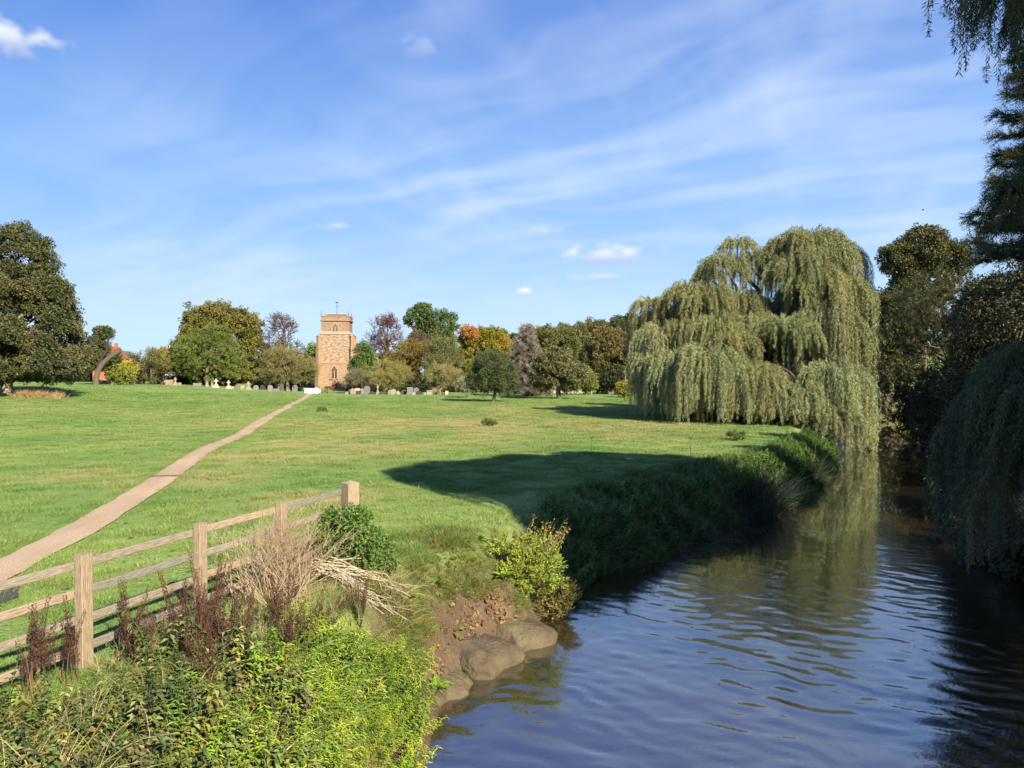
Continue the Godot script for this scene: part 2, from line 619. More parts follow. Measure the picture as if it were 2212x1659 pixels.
	var height := func(x: float, d: float) -> float:
		if d < 7.0 or d > 44.0 or x < -2.5:
			return WATER
		var calm := lerpf(1.0, 0.05, sst(13.0, 21.0, d - x * 0.25))
		var y := 0.0
		var bend := nz.get_noise_2d(x * 3.0, d * 3.0) * 1.4
		for k in waves.size():
			var q: Array = waves[k]
			var env := 0.55 + 1.1 * nz.get_noise_2d(x * 4.0 + k * 57.0, d * 4.0)
			y += q[2] * sin(q[0] * x + q[1] * d + q[3] + bend * (2.0 + k * 0.3)) * maxf(env, 0.05)
		return WATER + y * calm * (1.0 + 0.7 * sst(14.0, 11.0, d))
	var white := func(_x: float, _d: float) -> Color: return Color.WHITE
	var wm := plain(Color(0.040, 0.031, 0.019), 0.02)
	wm.refraction_enabled = true
	wm.refraction_scale = 0.12
	wm.albedo_color.a = 0.6
	wm.metallic_specular = 0.707
	wm.clearcoat_enabled = true
	wm.clearcoat = 1.0
	wm.clearcoat_roughness = 0.02
	wm.normal_enabled = true
	wm.normal_texture = noise_tex(0.02, 3, Color.BLACK, Color.WHITE, 1024, 21, true)
	wm.normal_scale = 0.32
	wm.uv1_scale = Vector3(0.55, 1.0, 1)
	tag(obj("river", sheet(wx, wd, height, white), wm), "dark rippled river reflecting sky and willow", "", "", "structure")


# ---- leaf shapes shared by all plants ----
func clump_mesh(n: int, length: float, wid: float, reach := 0.8, flat := 0.8) -> ArrayMesh:
	var mb := MB.new()
	for i in n:
		var p := ball() * reach
		p.y *= flat
		var dir := (p.normalized() * 0.7 + ball()).normalized()
		var side := dir.cross(ball()).normalized()
		var k := rv(0.78, 1.2)
		mb.leaf(p, dir, side, length * rv(0.7, 1.2), wid * rv(0.8, 1.2), Color(k, k, k * rv(0.8, 1.1)))
	return mb.mesh()


func spray_mesh(twigs: int, per: int, length: float, wid: float, spread: float, bark := 0.55) -> ArrayMesh:   # twigs fanning out along +y with leaves on both sides
	var mb := MB.new()
	for t in twigs:
		var d := (Vector3.UP + ball() * spread).normalized()
		var tw := rv(0.65, 1.05)
		var o := ball() * 0.06
		var e := o + d * tw + Vector3(rv(-0.1, 0.1), 0.0, rv(-0.1, 0.1))
		var s := d.cross(ball()).normalized()
		var bk := Color(bark * 1.2, bark, bark * 0.9)
		mb.quad(o - s * 0.014, e - s * 0.004, e + s * 0.004, o + s * 0.014, bk)
		for i in per:
			var f := (i + 0.6) / per
			var p := o.lerp(e, f)
			var dir := (d * 0.6 + ball() * 0.9).normalized()
			var k := rv(0.75, 1.2)
			mb.leaf(p, dir, dir.cross(ball()).normalized(), length * rv(0.7, 1.2), wid, Color(k, k, k))
	return mb.mesh()


func frond_mesh(n: int, length: float, wid: float, stem: float) -> ArrayMesh:   # one metre of hanging willow shoot, down along -y
	var mb := MB.new()
	mb.quad(Vector3(-stem, 0, 0), Vector3(stem, 0, 0), Vector3(stem * 0.6, -1.0, 0), Vector3(-stem * 0.6, -1.0, 0), Color(1.15, 0.95, 0.45))
	mb.quad(Vector3(0, 0, -stem), Vector3(0, 0, stem), Vector3(0, -1.0, stem * 0.6), Vector3(0, -1.0, -stem * 0.6), Color(1.15, 0.95, 0.45))
	for i in n:
		var p := Vector3(0, -float(i) / n, 0) + Vector3(rv(-0.03, 0.03), 0, rv(-0.03, 0.03))
		var a := i * 2.4 + rv(-0.5, 0.5)
		var dir := Vector3(cos(a) * 0.62, -rv(0.5, 1.1), sin(a) * 0.62).normalized()
		var k := rv(0.75, 1.25)
		mb.leaf(p, dir, dir.cross(ball()).normalized(), length * rv(0.7, 1.2), wid, Color(k, k, k * rv(0.85, 1.15)), 0.1, 0.05)
	return mb.mesh()


func stalk_mesh(n: int, height: float, length: float, wid: float, up: float, lean: float, stem := 0.006) -> ArrayMesh:   # an upright leafy stem, 0 to height
	var mb := MB.new()
	var pts := PackedVector3Array()
	var rad := PackedFloat32Array()
	var dx := Vector3(rv(-1, 1), 0, rv(-1, 1)).normalized() * lean
	for i in 5:
		var f := i / 4.0
		pts.append(Vector3(0, height * f, 0) + dx * f * f * height)
		rad.append(stem * (1.0 - 0.75 * f))
	mb.tube(pts, rad, 3, Color(0.9, 0.9, 0.7))
	for i in n:
		var f := lerpf(0.12, 1.0, (i + rv(0.0, 0.8)) / n)
		var p := Vector3(0, height * f, 0) + dx * f * f * height
		var a := i * 2.399 + rv(-0.5, 0.5)
		var dir := Vector3(cos(a), up + rv(-0.35, 0.35), sin(a)).normalized()
		var k := rv(0.72, 1.25)
		var sz := (1.15 - 0.6 * f) * rv(0.75, 1.2)
		mb.leaf(p, dir, dir.cross(Vector3.UP).normalized(), length * sz, wid * sz, Color(k, k, k * rv(0.7, 1.1)), 0.15, 0.25)
	return mb.mesh()


func tuft_mesh(n: int, radius: float, h: float, wid: float, bend: float, segs: int, lean := 0.5) -> ArrayMesh:
	var mb := MB.new()
	for i in n:
		var a := rv(0, TAU)
		var r := radius * sqrt(rng.randf())
		var out := Vector3(cos(a), 0, sin(a))
		var dir := (Vector3.UP + out * rv(0.05, lean) + ball() * 0.15).normalized()
		var k := rv(0.7, 1.3)
		mb.blade(out * r, dir, dir.cross(ball()).normalized(), h * rv(0.55, 1.15), wid * rv(0.8, 1.2), bend, segs, Color(k, k, k * rv(0.7, 1.2)))
	return mb.mesh()


func shapes() -> void:
	rng.seed = 4
	G.broad = clump_mesh(34, 0.44, 0.30)
	G.broad_flat = clump_mesh(36, 0.46, 0.30, 0.95, 0.45)
	G.fine = clump_mesh(46, 0.30, 0.17)
	G.spray = spray_mesh(6, 9, 0.2, 0.11, 0.5)
	G.sparse = spray_mesh(6, 5, 0.19, 0.1, 0.55, 1.7)
	G.needle = spray_mesh(9, 14, 0.17, 0.035, 0.5)
	G.flat_needle = spray_mesh(9, 16, 0.15, 0.028, 0.55)
	G.frond = frond_mesh(34, 0.17, 0.034, 0.006)
	G.frond_near = frond_mesh(64, 0.12, 0.017, 0.003)
	M.leaf = leafy(Color(0.36, 0.44, 0.14))
	M.leaf_matt = leafy(Color(0.4, 0.4, 0.2), 0.75)
	M.leaf_dark = leafy(Color(0.25, 0.3, 0.1), 0.6)
	M.willow = leafy(Color(0.22, 0.26, 0.1), 0.5)
	M.dry = leafy(Color(0, 0, 0), 0.85)
	M.bark = grained(Color(0.07, 0.055, 0.04), Color(0.19, 0.155, 0.12), Vector3(0.9, 0.25, 0.9), 0.03, 0.95, 3.0)
	M.bark_pale = grained(Color(0.2, 0.16, 0.12), Color(0.36, 0.3, 0.24), Vector3(0.9, 0.25, 0.9), 0.03, 0.95, 3.0)
	M.bark_dark = grained(Color(0.03, 0.024, 0.018), Color(0.07, 0.058, 0.045), Vector3(0.9, 0.25, 0.9), 0.03, 0.95, 3.0)


# scatter leaf clumps over the outside of lumps that sit on the ellipsoids of lobes: [centre, radii]
func crown(parent: Node, lobes: Array, q: Dictionary) -> Array:
	var co := Copies3D.new()
	var size: float = q.get("size", 0.6)
	var kind: String = q.get("kind", "broad")
	var k: float = q.get("dens", 1.0)
	var c1: Color = q.col
	var c2: Color = q.get("col2", c1)
	var share: float = q.get("mix", 0.3)
	var up: float = q.get("up", 0.4)
	var lump: float = q.get("lump", 0.3)
	var centres := []
	var skip: float = q.get("gaps", 0.12)
	for lb in lobes:
		var c: Vector3 = lb[0]
		var r: Vector3 = lb[1]
		var area := 4.0 * PI * pow((pow(r.x * r.y, 1.6) + pow(r.x * r.z, 1.6) + pow(r.y * r.z, 1.6)) / 3.0, 1.0 / 1.6)
		var ns := int(clampf(area / pow(lump * (r.x + r.y + r.z) / 3.0, 2.0) / 2.2, 8, 90))
		var nc := int(k * area / (size * size) / ns * 0.75) + 1
		for s in ns:
			var dir := ball().normalized()
			if dir.y < -0.35 and rng.randf() < 0.5:
				dir.y = -dir.y
			if rng.randf() < skip:
				continue
			var sc := c + dir * r * rv(0.62, 0.9)
			var sr := (r.x + r.y + r.z) / 3.0 * lump * rv(0.7, 1.35)
			centres.append(sc)
			var sel := nz.get_noise_3d(sc.x * 3.0 + c.x, sc.y * 3.0, sc.z * 3.0) * 1.6 + 0.5
			var lc := tint(c1.lerp(c2, clampf(sel + (share - 0.5) * 2.0, 0.0, 1.0)) * 1.3, 0.13)
			for i in nc:
				var e := (ball().normalized() + dir * 0.55).normalized()
				var p: Vector3 = sc + Vector3(e.x, e.y * 0.78, e.z) * sr * pow(rng.randf(), 0.4) * 1.05
				if (lb.size() > 2 and p.y < lb[2]):
					continue
				var z := size * rv(0.65, 1.3)
				var b: Basis
				if kind == "broad" or kind == "fine":
					b = Basis(ball().normalized(), rv(0, TAU)).scaled(Vector3(z, z, z))
				elif kind == "broad_flat":
					b = aim(Vector3(e.x * 0.35, 1.0, e.z * 0.35), rv(0, TAU), Vector3(z, z, z))
				else:
					b = aim(e + Vector3.UP * up + ball() * 0.4, rv(0, TAU), Vector3(z, z, z))
				co.put(b, p, tint(lc, 0.16))
	var o := co.node("crown", G[kind], q.get("mat", M.leaf))
	parent.add_child(o, true)
	return centres


func limb(mb: MB, a: Vector3, b: Vector3, r0: float, r1: float, sag: float, sides := 6, n := 6) -> void:
	var pts := PackedVector3Array()
	var rad := PackedFloat32Array()
	var j := (b - a).length()
	for i in n:
		var f := float(i) / (n - 1)
		var w := sin(f * PI)
		pts.append(a.lerp(b, f) + Vector3(nz.get_noise_2d(f * 20.0 + a.x * 9.0, b.y * 7.0), 0, nz.get_noise_2d(f * 20.0 + 70.0, b.x * 7.0)) * j * 0.18 * w + Vector3.UP * sag * j * w)
		rad.append(lerpf(r0, r1, f))
	mb.tube(pts, rad, sides)


# one broadleaved tree: pixel column, distance, width, top and underside of its crown as the photograph shows them
func tree(called: String, label: String, group: String, px: float, d: float, w: float, top: float, bot: float, q: Dictionary) -> Node3D:
	rng.seed = hash(label)
	var x := bx(px, d)
	var gy := ground_y(x, d)
	var at := Vector3(x, gy, -d)
	var t := thing(called, label, q.get("cat", "tree"), at, 0.0, group)
	var sc := d / F
	var yt := hy(top, d) - gy
	var yb := maxf(hy(bot, d) - gy, 0.15)
	var lobes := []
	if q.has("lobes"):
		for l in q.lobes:   # column, row, half width, half height, depth offset as a share of the half width
			var r := Vector3(l[2], l[3], l[2] * 0.95) * sc
			lobes.append([Vector3((l[0] - px) * sc, hy(l[1], d) - gy, -l[2] * sc * (l[4] if l.size() > 4 else 0.0)), r, yb * 0.9])
	else:
		var rx := w * 0.5 * sc
		var ry := (yt - yb) * 0.5
		var rz: float = rx * q.get("deep", 0.9)
		lobes.append([Vector3(0, yb + ry * 0.95, 0), Vector3(rx, ry, rz) * 0.9, yb * 0.92])
		for i in 3:
			var a := rv(0, TAU)
			lobes.append([Vector3(cos(a) * rx * 0.45, yb + ry * rv(0.6, 1.25), sin(a) * rz * 0.4), Vector3(rx, ry * 0.8, rz) * rv(0.5, 0.62), yb * 0.92])
	if not q.has("size"):
		q.size = clampf(sc * F * 0.0052, 0.3, 1.3)
	var cs := crown(t, lobes, q)
	if q.get("bare", false):
		return t
	var mb := MB.new()
	var tr: float = q.get("trunk", 0.02 * yt + 0.1)
	var fork := Vector3(rv(-0.3, 0.3), lerpf(yb, yt, 0.25), rv(-0.3, 0.3))
	var base := Vector3(q.get("lean", 0.0), -0.2, 0)
	mb.tube(PackedVector3Array([base, base + Vector3(0, 0.35, 0), base.lerp(fork, 0.5) + Vector3(rv(-0.1, 0.1), 0, 0), fork, Vector3(fork.x * 0.5, lerpf(yb, yt, 0.7), fork.z)]), PackedFloat32Array([tr * 1.6, tr * 1.15, tr * 0.95, tr * 0.8, tr * 0.25]), 8)
	if cs.size() > 0:
		for i in q.get("limbs", 9):
			var e: Vector3 = cs[rng.randi() % cs.size()]
			limb(mb, Vector3(fork.x, fork.y * rv(0.75, 1.5), fork.z), e, tr * rv(0.3, 0.5), tr * 0.06, 0.08, 5)
	obj("trunk", mb.mesh(), M[q.get("bark", "bark")], t)
	return t


# a tree of level or drooping whorls: cedar, spruce
func conifer(called: String, label: String, px: float, d: float, w: float, top: float, bot: float, q: Dictionary) -> Node3D:
	rng.seed = hash(label)
	var x := bx(px, d)
	var gy := ground_y(x, d)
	var t := thing(called, label, "tree", Vector3(x, gy, -d))
	var yt := hy(top, d) - gy
	var yb := maxf(hy(bot, d) - gy, 0.4)
	var rmax := w * 0.5 * d / F
	var co := Copies3D.new()
	var mb := MB.new()
	var tr: float = q.get("trunk", 0.2)
	mb.tube(PackedVector3Array([Vector3(0, -0.2, 0), Vector3(0, yt * 0.5, 0), Vector3(0, yt * 0.99, 0)]), PackedFloat32Array([tr, tr * 0.6, 0.03]), 8)
	var n: int = q.get("n", 90)
	var size: float = q.size
	var droop: float = q.get("droop", 0.15)
	for i in n:
		var f := pow((i + rng.randf()) / n, q.get("pow", 0.85))
		var y := lerpf(yt, yb, f)
		var l: float = rmax * pow(f, q.get("shape", 0.75)) * rv(0.72, 1.12) + 0.15
		var a := i * 2.399 + rv(-0.3, 0.3)
		var out := Vector3(cos(a), 0, sin(a))
		var e: Vector3 = Vector3(0, y, 0) + out * l - Vector3.UP * l * (droop + rv(-1.0, 1.0) * q.get("pitch", 0.06))
		limb(mb, Vector3(0, y, 0), e, tr * 0.22 * (0.3 + f), 0.008, q.get("arch", 0.06), 4, 5)
		var m := int(l / (size * q.get("step", 0.42))) + 1
		var lc := tint((q.col as Color).lerp(q.get("col2", q.col), rng.randf()), 0.12)
		for k in m:
			var g := (k + 0.7) / m
			if g < q.get("inner", 0.12):
				continue
			var p: Vector3 = Vector3(0, y, 0).lerp(e, g) + Vector3.UP * sin(g * PI) * q.get("arch", 0.06) * l
			for s in q.get("sides", [-1, 1]):
				var dir: Vector3 = (out * 0.75 + out.cross(Vector3.UP) * s * rv(0.4, 1.0) + Vector3.UP * rv(-0.35, q.get("lift", 0.1))).normalized()
				var z := size * rv(0.7, 1.25) * (1.1 - 0.4 * g)
				co.put(aim(dir, rv(0, TAU), Vector3(z, z, z * q.get("thick", 0.5))), p + ball() * size * 0.15, tint(lc, 0.15))
		co.put(aim(out - Vector3.UP * 0.15, rv(0, TAU), Vector3.ONE * size * 0.9), e, tint(lc, 0.15))
	co.put(aim(Vector3.UP, 0, Vector3.ONE * size * 1.1), Vector3(0, yt - size * 0.6, 0), tint(q.col, 0.1))
	obj("trunk", mb.mesh(), M[q.get("bark", "bark_dark")], t)
	t.add_child(co.node("crown", G[q.get("kind", "needle")], q.get("mat", M.leaf_matt)), true)
	return t


# a weeping willow: lobes are [column, row of the top, distance, radius m, drop m]; shoots hang from the domes
func willow(called: String, label: String, px: float, d: float, lobes: Array, q: Dictionary) -> Node3D:
	rng.seed = hash(label)
	var x := bx(px, d)
	var gy := ground_y(x, d)
	var t := thing(called, label, "tree", Vector3(x, gy, -d))
	var co := Copies3D.new()
	var mb := MB.new()
	var dens: float = q.get("dens", 22.0)
	var seg: float = q.get("seg", 1.0)
	var fork := Vector3(0.2, q.get("fork", 3.0), 0)
	mb.tube(PackedVector3Array([Vector3(0, -0.4, 0), Vector3(0, 0.6, 0), fork]), PackedFloat32Array([0.95, 0.65, 0.55]), 10)
	for lb in lobes:
		var c := Vector3(bx(lb[0], lb[2]) - x, hy(lb[1], lb[2]) - gy, d - lb[2])
		var r: float = lb[3] * q.get("slim", 1.0)
		limb(mb, fork, c - Vector3(0, r * 0.35, 0), 0.24, 0.04, 0.12, 6, 7)
		for i in 7:
			var a := rv(0, TAU)
			limb(mb, c - Vector3(0, r * 0.35, 0), c + Vector3(cos(a) * r * 0.8, -r * 0.45, sin(a) * r * 0.8), 0.04, 0.01, 0.25, 4, 5)
		var n := int(r * r * PI * dens)
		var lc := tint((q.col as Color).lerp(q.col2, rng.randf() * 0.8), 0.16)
		for i in n:
			var a := rv(0, TAU)
			var f := sqrt(rng.randf())
			var out := Vector3(cos(a), 0, sin(a))
			var ridge := 1.0 + 0.35 * sin(a * 5.0 + r * 9.0) * f
			var p: Vector3 = c + out * f * r * 0.85 * ridge - Vector3.UP * r * 0.75 * (1.0 - sqrt(maxf(0.0, 1.0 - f * f * 0.96)))
			p.y += rv(-0.22, 0.12) * r * 0.5
			var l: float = lb[4] * rv(0.45, 1.0) * (0.75 + 0.25 * sin(a * 7.0 + lb[0]))
			var col := tint(lc, 0.14).lerp(Color(0.30, 0.24, 0.06), 0.35 * pow(rng.randf(), 3.0))
			var dir := (out * 0.85 * (0.4 + f) + Vector3.UP * rv(-0.5, 0.5)).normalized()
			var step := 0
			while l > 0.15:
				var z := minf(seg if step > 0 else minf(seg, r * 0.6 + 0.08), l)
				var sc: float = q.get("wide", 1.0)
				co.put(aim(-dir, rv(0, TAU), Vector3(sc, z, sc)), p, tint(col, 0.08))
				p += dir * z
				l -= z
				step += 1
				dir = (dir * (0.45 if step < 2 else 0.12) + Vector3.DOWN + ball() * 0.10).normalized()
				var floor_y: float = lb[5] if lb.size() > 5 else q.get("floor", 0.25)
				if p.y - z * 0.8 + gy < floor_y:
					break
	obj("trunk", mb.mesh(), M.bark_dark if q.get("dark", false) else M.bark, t)
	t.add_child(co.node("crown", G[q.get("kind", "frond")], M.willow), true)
	return t


# ---- trees ----
func trees() -> void:
	var yard := "trees round the churchyard"
	var t := tree("oak_tree", "huge dark green oak on the far left with drooping lower boughs", "", 14, 76, 360, 485, 836, {"col": Color(0.046, 0.058, 0.023), "col2": Color(0.082, 0.083, 0.034), "mix": 0.4, "trunk": 0.5, "dens": 1.15, "size": 0.5, "lump": 0.24, "gaps": 0.06, "limbs": 16, "bark": "bark_pale",
		"lobes": [[14, 690, 135, 125], [40, 580, 78, 92], [-60, 620, 80, 100], [100, 730, 82, 80], [128, 790, 62, 42, -0.3], [60, 790, 70, 45, 0.6], [-40, 780, 90, 55], [110, 650, 48, 52], [10, 800, 80, 30, -0.8]]})
	tree("oak_tree", "small leafy crown on the leaning broken trunk beside the big oak", "", 205, 117, 80, 702, 795, {"col": Color(0.055, 0.072, 0.026), "col2": Color(0.11, 0.09, 0.035), "bare": true, "gaps": 0.1, "lump": 0.3, "size": 0.5,
		"lobes": [[222, 722, 20, 17], [212, 750, 26, 22], [232, 718, 14, 10], [200, 775, 30, 20], [184, 806, 30, 24, 1.0], [236, 775, 24, 12], [215, 800, 22, 18]]})
	var snag := thing("broken_trunk", "thick leaning grey trunk ending in a broken stump beside the brick gable", "tree trunk", Vector3(bx(207, 112), ground_y(bx(207, 112), 112), -112))
	var mb := MB.new()
	var k := 112.0 / F
	var pts := PackedVector3Array()
	for p in [[0, 832], [1, 818], [6, 800], [16, 785], [30, 772], [43, 764], [55, 757]]:
		pts.append(Vector3(p[0] * k, hy(p[1], 112) - snag.position.y, 0))
	mb.tube(pts, PackedFloat32Array([0.5, 0.4, 0.37, 0.36, 0.35, 0.33, 0.3]), 9)
	obj("trunk", mb.mesh(), M.bark, snag)
	mb = MB.new()
	limb(mb, Vector3(4 * k, hy(790, 112) - snag.position.y, 0), Vector3(32 * k, hy(726, 112) - snag.position.y, 0), 0.3, 0.12, -0.1)
	obj("branch", mb.mesh(), M.bark_dark, snag)

	var S := [
		["shrub", "yellow-green shrub in front of the brick gable", 262, 116, 62, 790, 830, {"col": Color(0.145, 0.165, 0.03), "col2": Color(0.10, 0.125, 0.03), "cat": "shrub"}],
		["shrub", "bright golden shrub behind the yellow-green one", 272, 126, 46, 778, 812, {"col": Color(0.29, 0.25, 0.025), "col2": Color(0.2, 0.2, 0.03), "cat": "shrub"}],
		["round_tree", "low green and bronze tree left of the big olive dome", 325, 118, 82, 750, 832, {"col": Color(0.085, 0.10, 0.035), "col2": Color(0.15, 0.10, 0.03), "kind": "fine"}],
		["autumn_tree", "golden tree peeping out behind the low bronze tree", 368, 150, 66, 744, 815, {"col": Color(0.19, 0.15, 0.03), "col2": Color(0.12, 0.12, 0.03)}],
		["far_tree", "pale thin grey-green tree far behind the golden shrub", 262, 200, 60, 752, 806, {"col": Color(0.12, 0.16, 0.12), "kind": "fine", "gaps": 0.4}],
		["maple_tree", "tall olive dome of a tree behind the bright green hawthorn", 472, 142, 205, 650, 834, {"col": Color(0.10, 0.102, 0.024), "col2": Color(0.135, 0.125, 0.03), "lump": 0.22, "lobes": [[472, 735, 78, 70], [432, 710, 42, 52], [520, 712, 46, 45], [472, 690, 48, 40], [545, 765, 38, 48], [395, 770, 32, 42], [505, 800, 60, 34], [420, 800, 50, 34]]}],
		["hawthorn_tree", "bright green spreading hawthorn in front of the olive dome", 447, 122, 165, 706, 832, {"col": Color(0.10, 0.138, 0.03), "col2": Color(0.135, 0.15, 0.038), "kind": "spray", "up": 0.5, "size": 0.75, "dens": 2.0, "lump": 0.22, "lobes": [[447, 765, 68, 50], [460, 735, 42, 32], [400, 785, 38, 32], [500, 785, 36, 36], [450, 800, 66, 28]]}],
		["beech_tree", "thin purple copper beech left of the church tower", 615, 142, 112, 680, 800, {"col": Color(0.075, 0.042, 0.035), "col2": Color(0.09, 0.07, 0.045), "kind": "sparse", "size": 1.15, "dens": 1.05, "up": 1.1, "gaps": 0.3, "lump": 0.26, "limbs": 26, "lobes": [[612, 745, 42, 55], [630, 775, 36, 30], [590, 775, 30, 34], [606, 705, 22, 24]]}],
		["thorn_tree", "twiggy olive-brown thorn tree just left of the church tower", 622, 119, 130, 748, 836, {"col": Color(0.155, 0.142, 0.055), "col2": Color(0.12, 0.125, 0.04), "kind": "sparse", "size": 0.75, "dens": 2.1, "up": 0.6, "gaps": 0.05, "lump": 0.2, "limbs": 26, "trunk": 0.3, "bark": "bark_pale", "lobes": [[622, 795, 56, 38], [605, 775, 36, 26], [655, 800, 32, 30], [590, 815, 32, 22]]}],
		["green_tree", "narrow pale green tree touching the left side of the tower", 676, 168, 34, 735, 830, {"col": Color(0.13, 0.18, 0.05), "col2": Color(0.09, 0.13, 0.04)}],
		["green_tree", "dark green tree touching the right side of the tower", 783, 124, 42, 741, 822, {"col": Color(0.06, 0.115, 0.03), "col2": Color(0.15, 0.17, 0.03), "mix": 0.25, "lobes": [[784, 762, 18, 22], [776, 795, 20, 26], [792, 790, 18, 30]]}],
		["beech_tree", "tall purple copper beech right of the church tower", 833, 146, 92, 682, 800, {"col": Color(0.085, 0.035, 0.035), "col2": Color(0.08, 0.06, 0.045), "kind": "sparse", "size": 1.2, "dens": 1.1, "up": 1.1, "gaps": 0.28, "lump": 0.26, "limbs": 26, "lobes": [[832, 740, 36, 56], [850, 760, 26, 36], [810, 765, 26, 36], [838, 705, 20, 22]]}],
		["ash_tree", "tallest mid-green tree right of the copper beech", 932, 156, 128, 658, 800, {"col": Color(0.058, 0.098, 0.033), "col2": Color(0.085, 0.12, 0.03), "gaps": 0.2, "lump": 0.2, "lobes": [[902, 688, 28, 30], [950, 705, 44, 36], [935, 740, 52, 50], [960, 770, 40, 50], [915, 670, 18, 14]]}],
		["beech_tree", "small dark red beech between the copper beech and the tall green tree", 902, 147, 62, 706, 800, {"col": Color(0.09, 0.04, 0.035), "col2": Color(0.07, 0.05, 0.04), "kind": "sparse", "size": 1.1, "dens": 1.1, "up": 0.8, "gaps": 0.15}],
		["yew_tree", "golden-brown yew spreading behind the churchyard hawthorns", 888, 131, 116, 738, 846, {"col": Color(0.155, 0.12, 0.022), "col2": Color(0.10, 0.095, 0.022), "kind": "spray", "up": 0.9, "size": 0.95, "dens": 1.4, "lump": 0.22, "lobes": [[885, 785, 52, 40], [905, 765, 34, 28], [925, 800, 40, 42], [860, 800, 34, 38]]}],
		["thorn_tree", "tall grey-green twiggy tree in the middle of the churchyard", 956, 127, 92, 708, 840, {"col": Color(0.105, 0.115, 0.042), "col2": Color(0.13, 0.14, 0.035), "kind": "sparse", "size": 0.95, "dens": 1.5, "up": 1.0, "gaps": 0.06, "lump": 0.22, "limbs": 22, "bark": "bark_pale"}],
		["maple_tree", "round yellow-green autumn maple with an orange patch on its left", 1042, 132, 118, 702, 845, {"col": Color(0.165, 0.15, 0.02), "col2": Color(0.085, 0.105, 0.02), "lump": 0.2, "size": 0.6, "lobes": [[1048, 760, 48, 52], [1062, 735, 36, 30], [1020, 745, 30, 40], [1040, 805, 50, 42], [1005, 790, 20, 45]]}],
		["hawthorn_tree", "low grey-brown hawthorn beside the church door", 777, 117, 66, 795, 842, {"col": Color(0.145, 0.132, 0.075), "col2": Color(0.12, 0.12, 0.05), "kind": "sparse", "size": 0.6, "dens": 2.4, "trunk": 0.15, "bark": "bark_pale", "gaps": 0.04}],
		["hawthorn_tree", "pale yellow-green hawthorn among the headstones", 843, 116, 96, 776, 842, {"col": Color(0.19, 0.185, 0.06), "col2": Color(0.16, 0.15, 0.05), "kind": "sparse", "size": 0.65, "dens": 2.4, "trunk": 0.16, "bark": "bark_pale", "gaps": 0.04, "limbs": 14}],
		["hawthorn_tree", "straw-coloured hawthorn with a bent pale trunk at the churchyard corner", 960, 113, 78, 783, 846, {"col": Color(0.2, 0.185, 0.075), "col2": Color(0.15, 0.135, 0.06), "kind": "sparse", "size": 0.6, "dens": 2.2, "trunk": 0.16, "lean": -1.6, "bark": "bark_pale", "gaps": 0.08, "limbs": 14}],
		["holm_oak", "dark green round tree on a short trunk alone in the meadow", 1066, 85, 118, 756, 862, {"col": Color(0.05, 0.072, 0.028), "col2": Color(0.075, 0.085, 0.035), "kind": "fine", "size": 0.5, "dens": 1.25, "lump": 0.2, "trunk": 0.17, "gaps": 0.05, "lobes": [[1066, 808, 52, 44], [1062, 785, 36, 30], [1040, 825, 34, 32], [1094, 825, 28, 32]]}],
		["shrub", "silvery grey bush behind the dark round meadow tree", 1010, 99, 34, 806, 850, {"col": Color(0.21, 0.22, 0.17), "cat": "shrub", "kind": "fine"}],
		["shrub", "dark shrub at the foot of the grey cedar", 1150, 106, 36, 838, 864, {"col": Color(0.035, 0.03, 0.028), "cat": "shrub", "kind": "fine"}],
		["oak_tree", "grey-green oak with a short thick trunk standing in the meadow", 1208, 93, 118, 752, 852, {"col": Color(0.088, 0.092, 0.038), "col2": Color(0.115, 0.115, 0.045), "size": 0.5, "dens": 1.2, "lump": 0.2, "trunk": 0.3, "gaps": 0.04, "lobes": [[1208, 812, 54, 36], [1195, 785, 42, 32], [1240, 815, 28, 28], [1172, 825, 26, 22]]}],
		["oak_tree", "taller oak behind the grey-green meadow oak", 1190, 132, 130, 700, 840, {"col": Color(0.075, 0.085, 0.026), "col2": Color(0.115, 0.11, 0.03), "lump": 0.22, "lobes": [[1190, 760, 58, 56], [1175, 735, 34, 30], [1220, 745, 36, 34]]}],
		["ash_tree", "small yellow-green tree against the dark wood", 1266, 118, 44, 786, 852, {"col": Color(0.12, 0.13, 0.032), "col2": Color(0.085, 0.1, 0.028)}],
		["beech_tree", "large bronze beech at the edge of the wood", 1316, 148, 122, 708, 848, {"col": Color(0.115, 0.095, 0.038), "col2": Color(0.08, 0.08, 0.028), "lump": 0.24, "lobes": [[1318, 760, 56, 48], [1310, 735, 36, 28], [1345, 790, 32, 36], [1280, 775, 28, 36]]}],
		["beech_tree", "second bronze beech partly behind the riverside willow", 1388, 150, 90, 728, 848, {"col": Color(0.14, 0.095, 0.035), "col2": Color(0.085, 0.07, 0.025), "lump": 0.24}],
		["young_tree", "small bright yellow-green bush tree near the far fence", 1352, 104, 33, 824, 856, {"col": Color(0.19, 0.185, 0.03), "trunk": 0.06}],
		["young_tree", "slim golden tree beside the willow's left edge", 1384, 122, 34, 803, 850, {"col": Color(0.20, 0.165, 0.05), "kind": "spray", "up": 1.0, "trunk": 0.08}],
		["dark_tree", "dark green tree standing behind the far fence", 1330, 128, 80, 785, 852, {"col": Color(0.035, 0.042, 0.016)}],
		["dark_tree", "dark green tree below the bronze beech left of the willow", 1290, 162, 110, 770, 855, {"col": Color(0.03, 0.038, 0.014)}],
		["dark_tree", "dark green tree close behind the willow's left curtain", 1420, 130, 90, 770, 855, {"col": Color(0.03, 0.036, 0.014)}],
	]
	for s in S:
		tree(s[0], s[1], yard if s[3] > 112 and s[2] < 1060 else "", s[2], s[3], s[4], s[5], s[6], s[7])
	rng.seed = 9
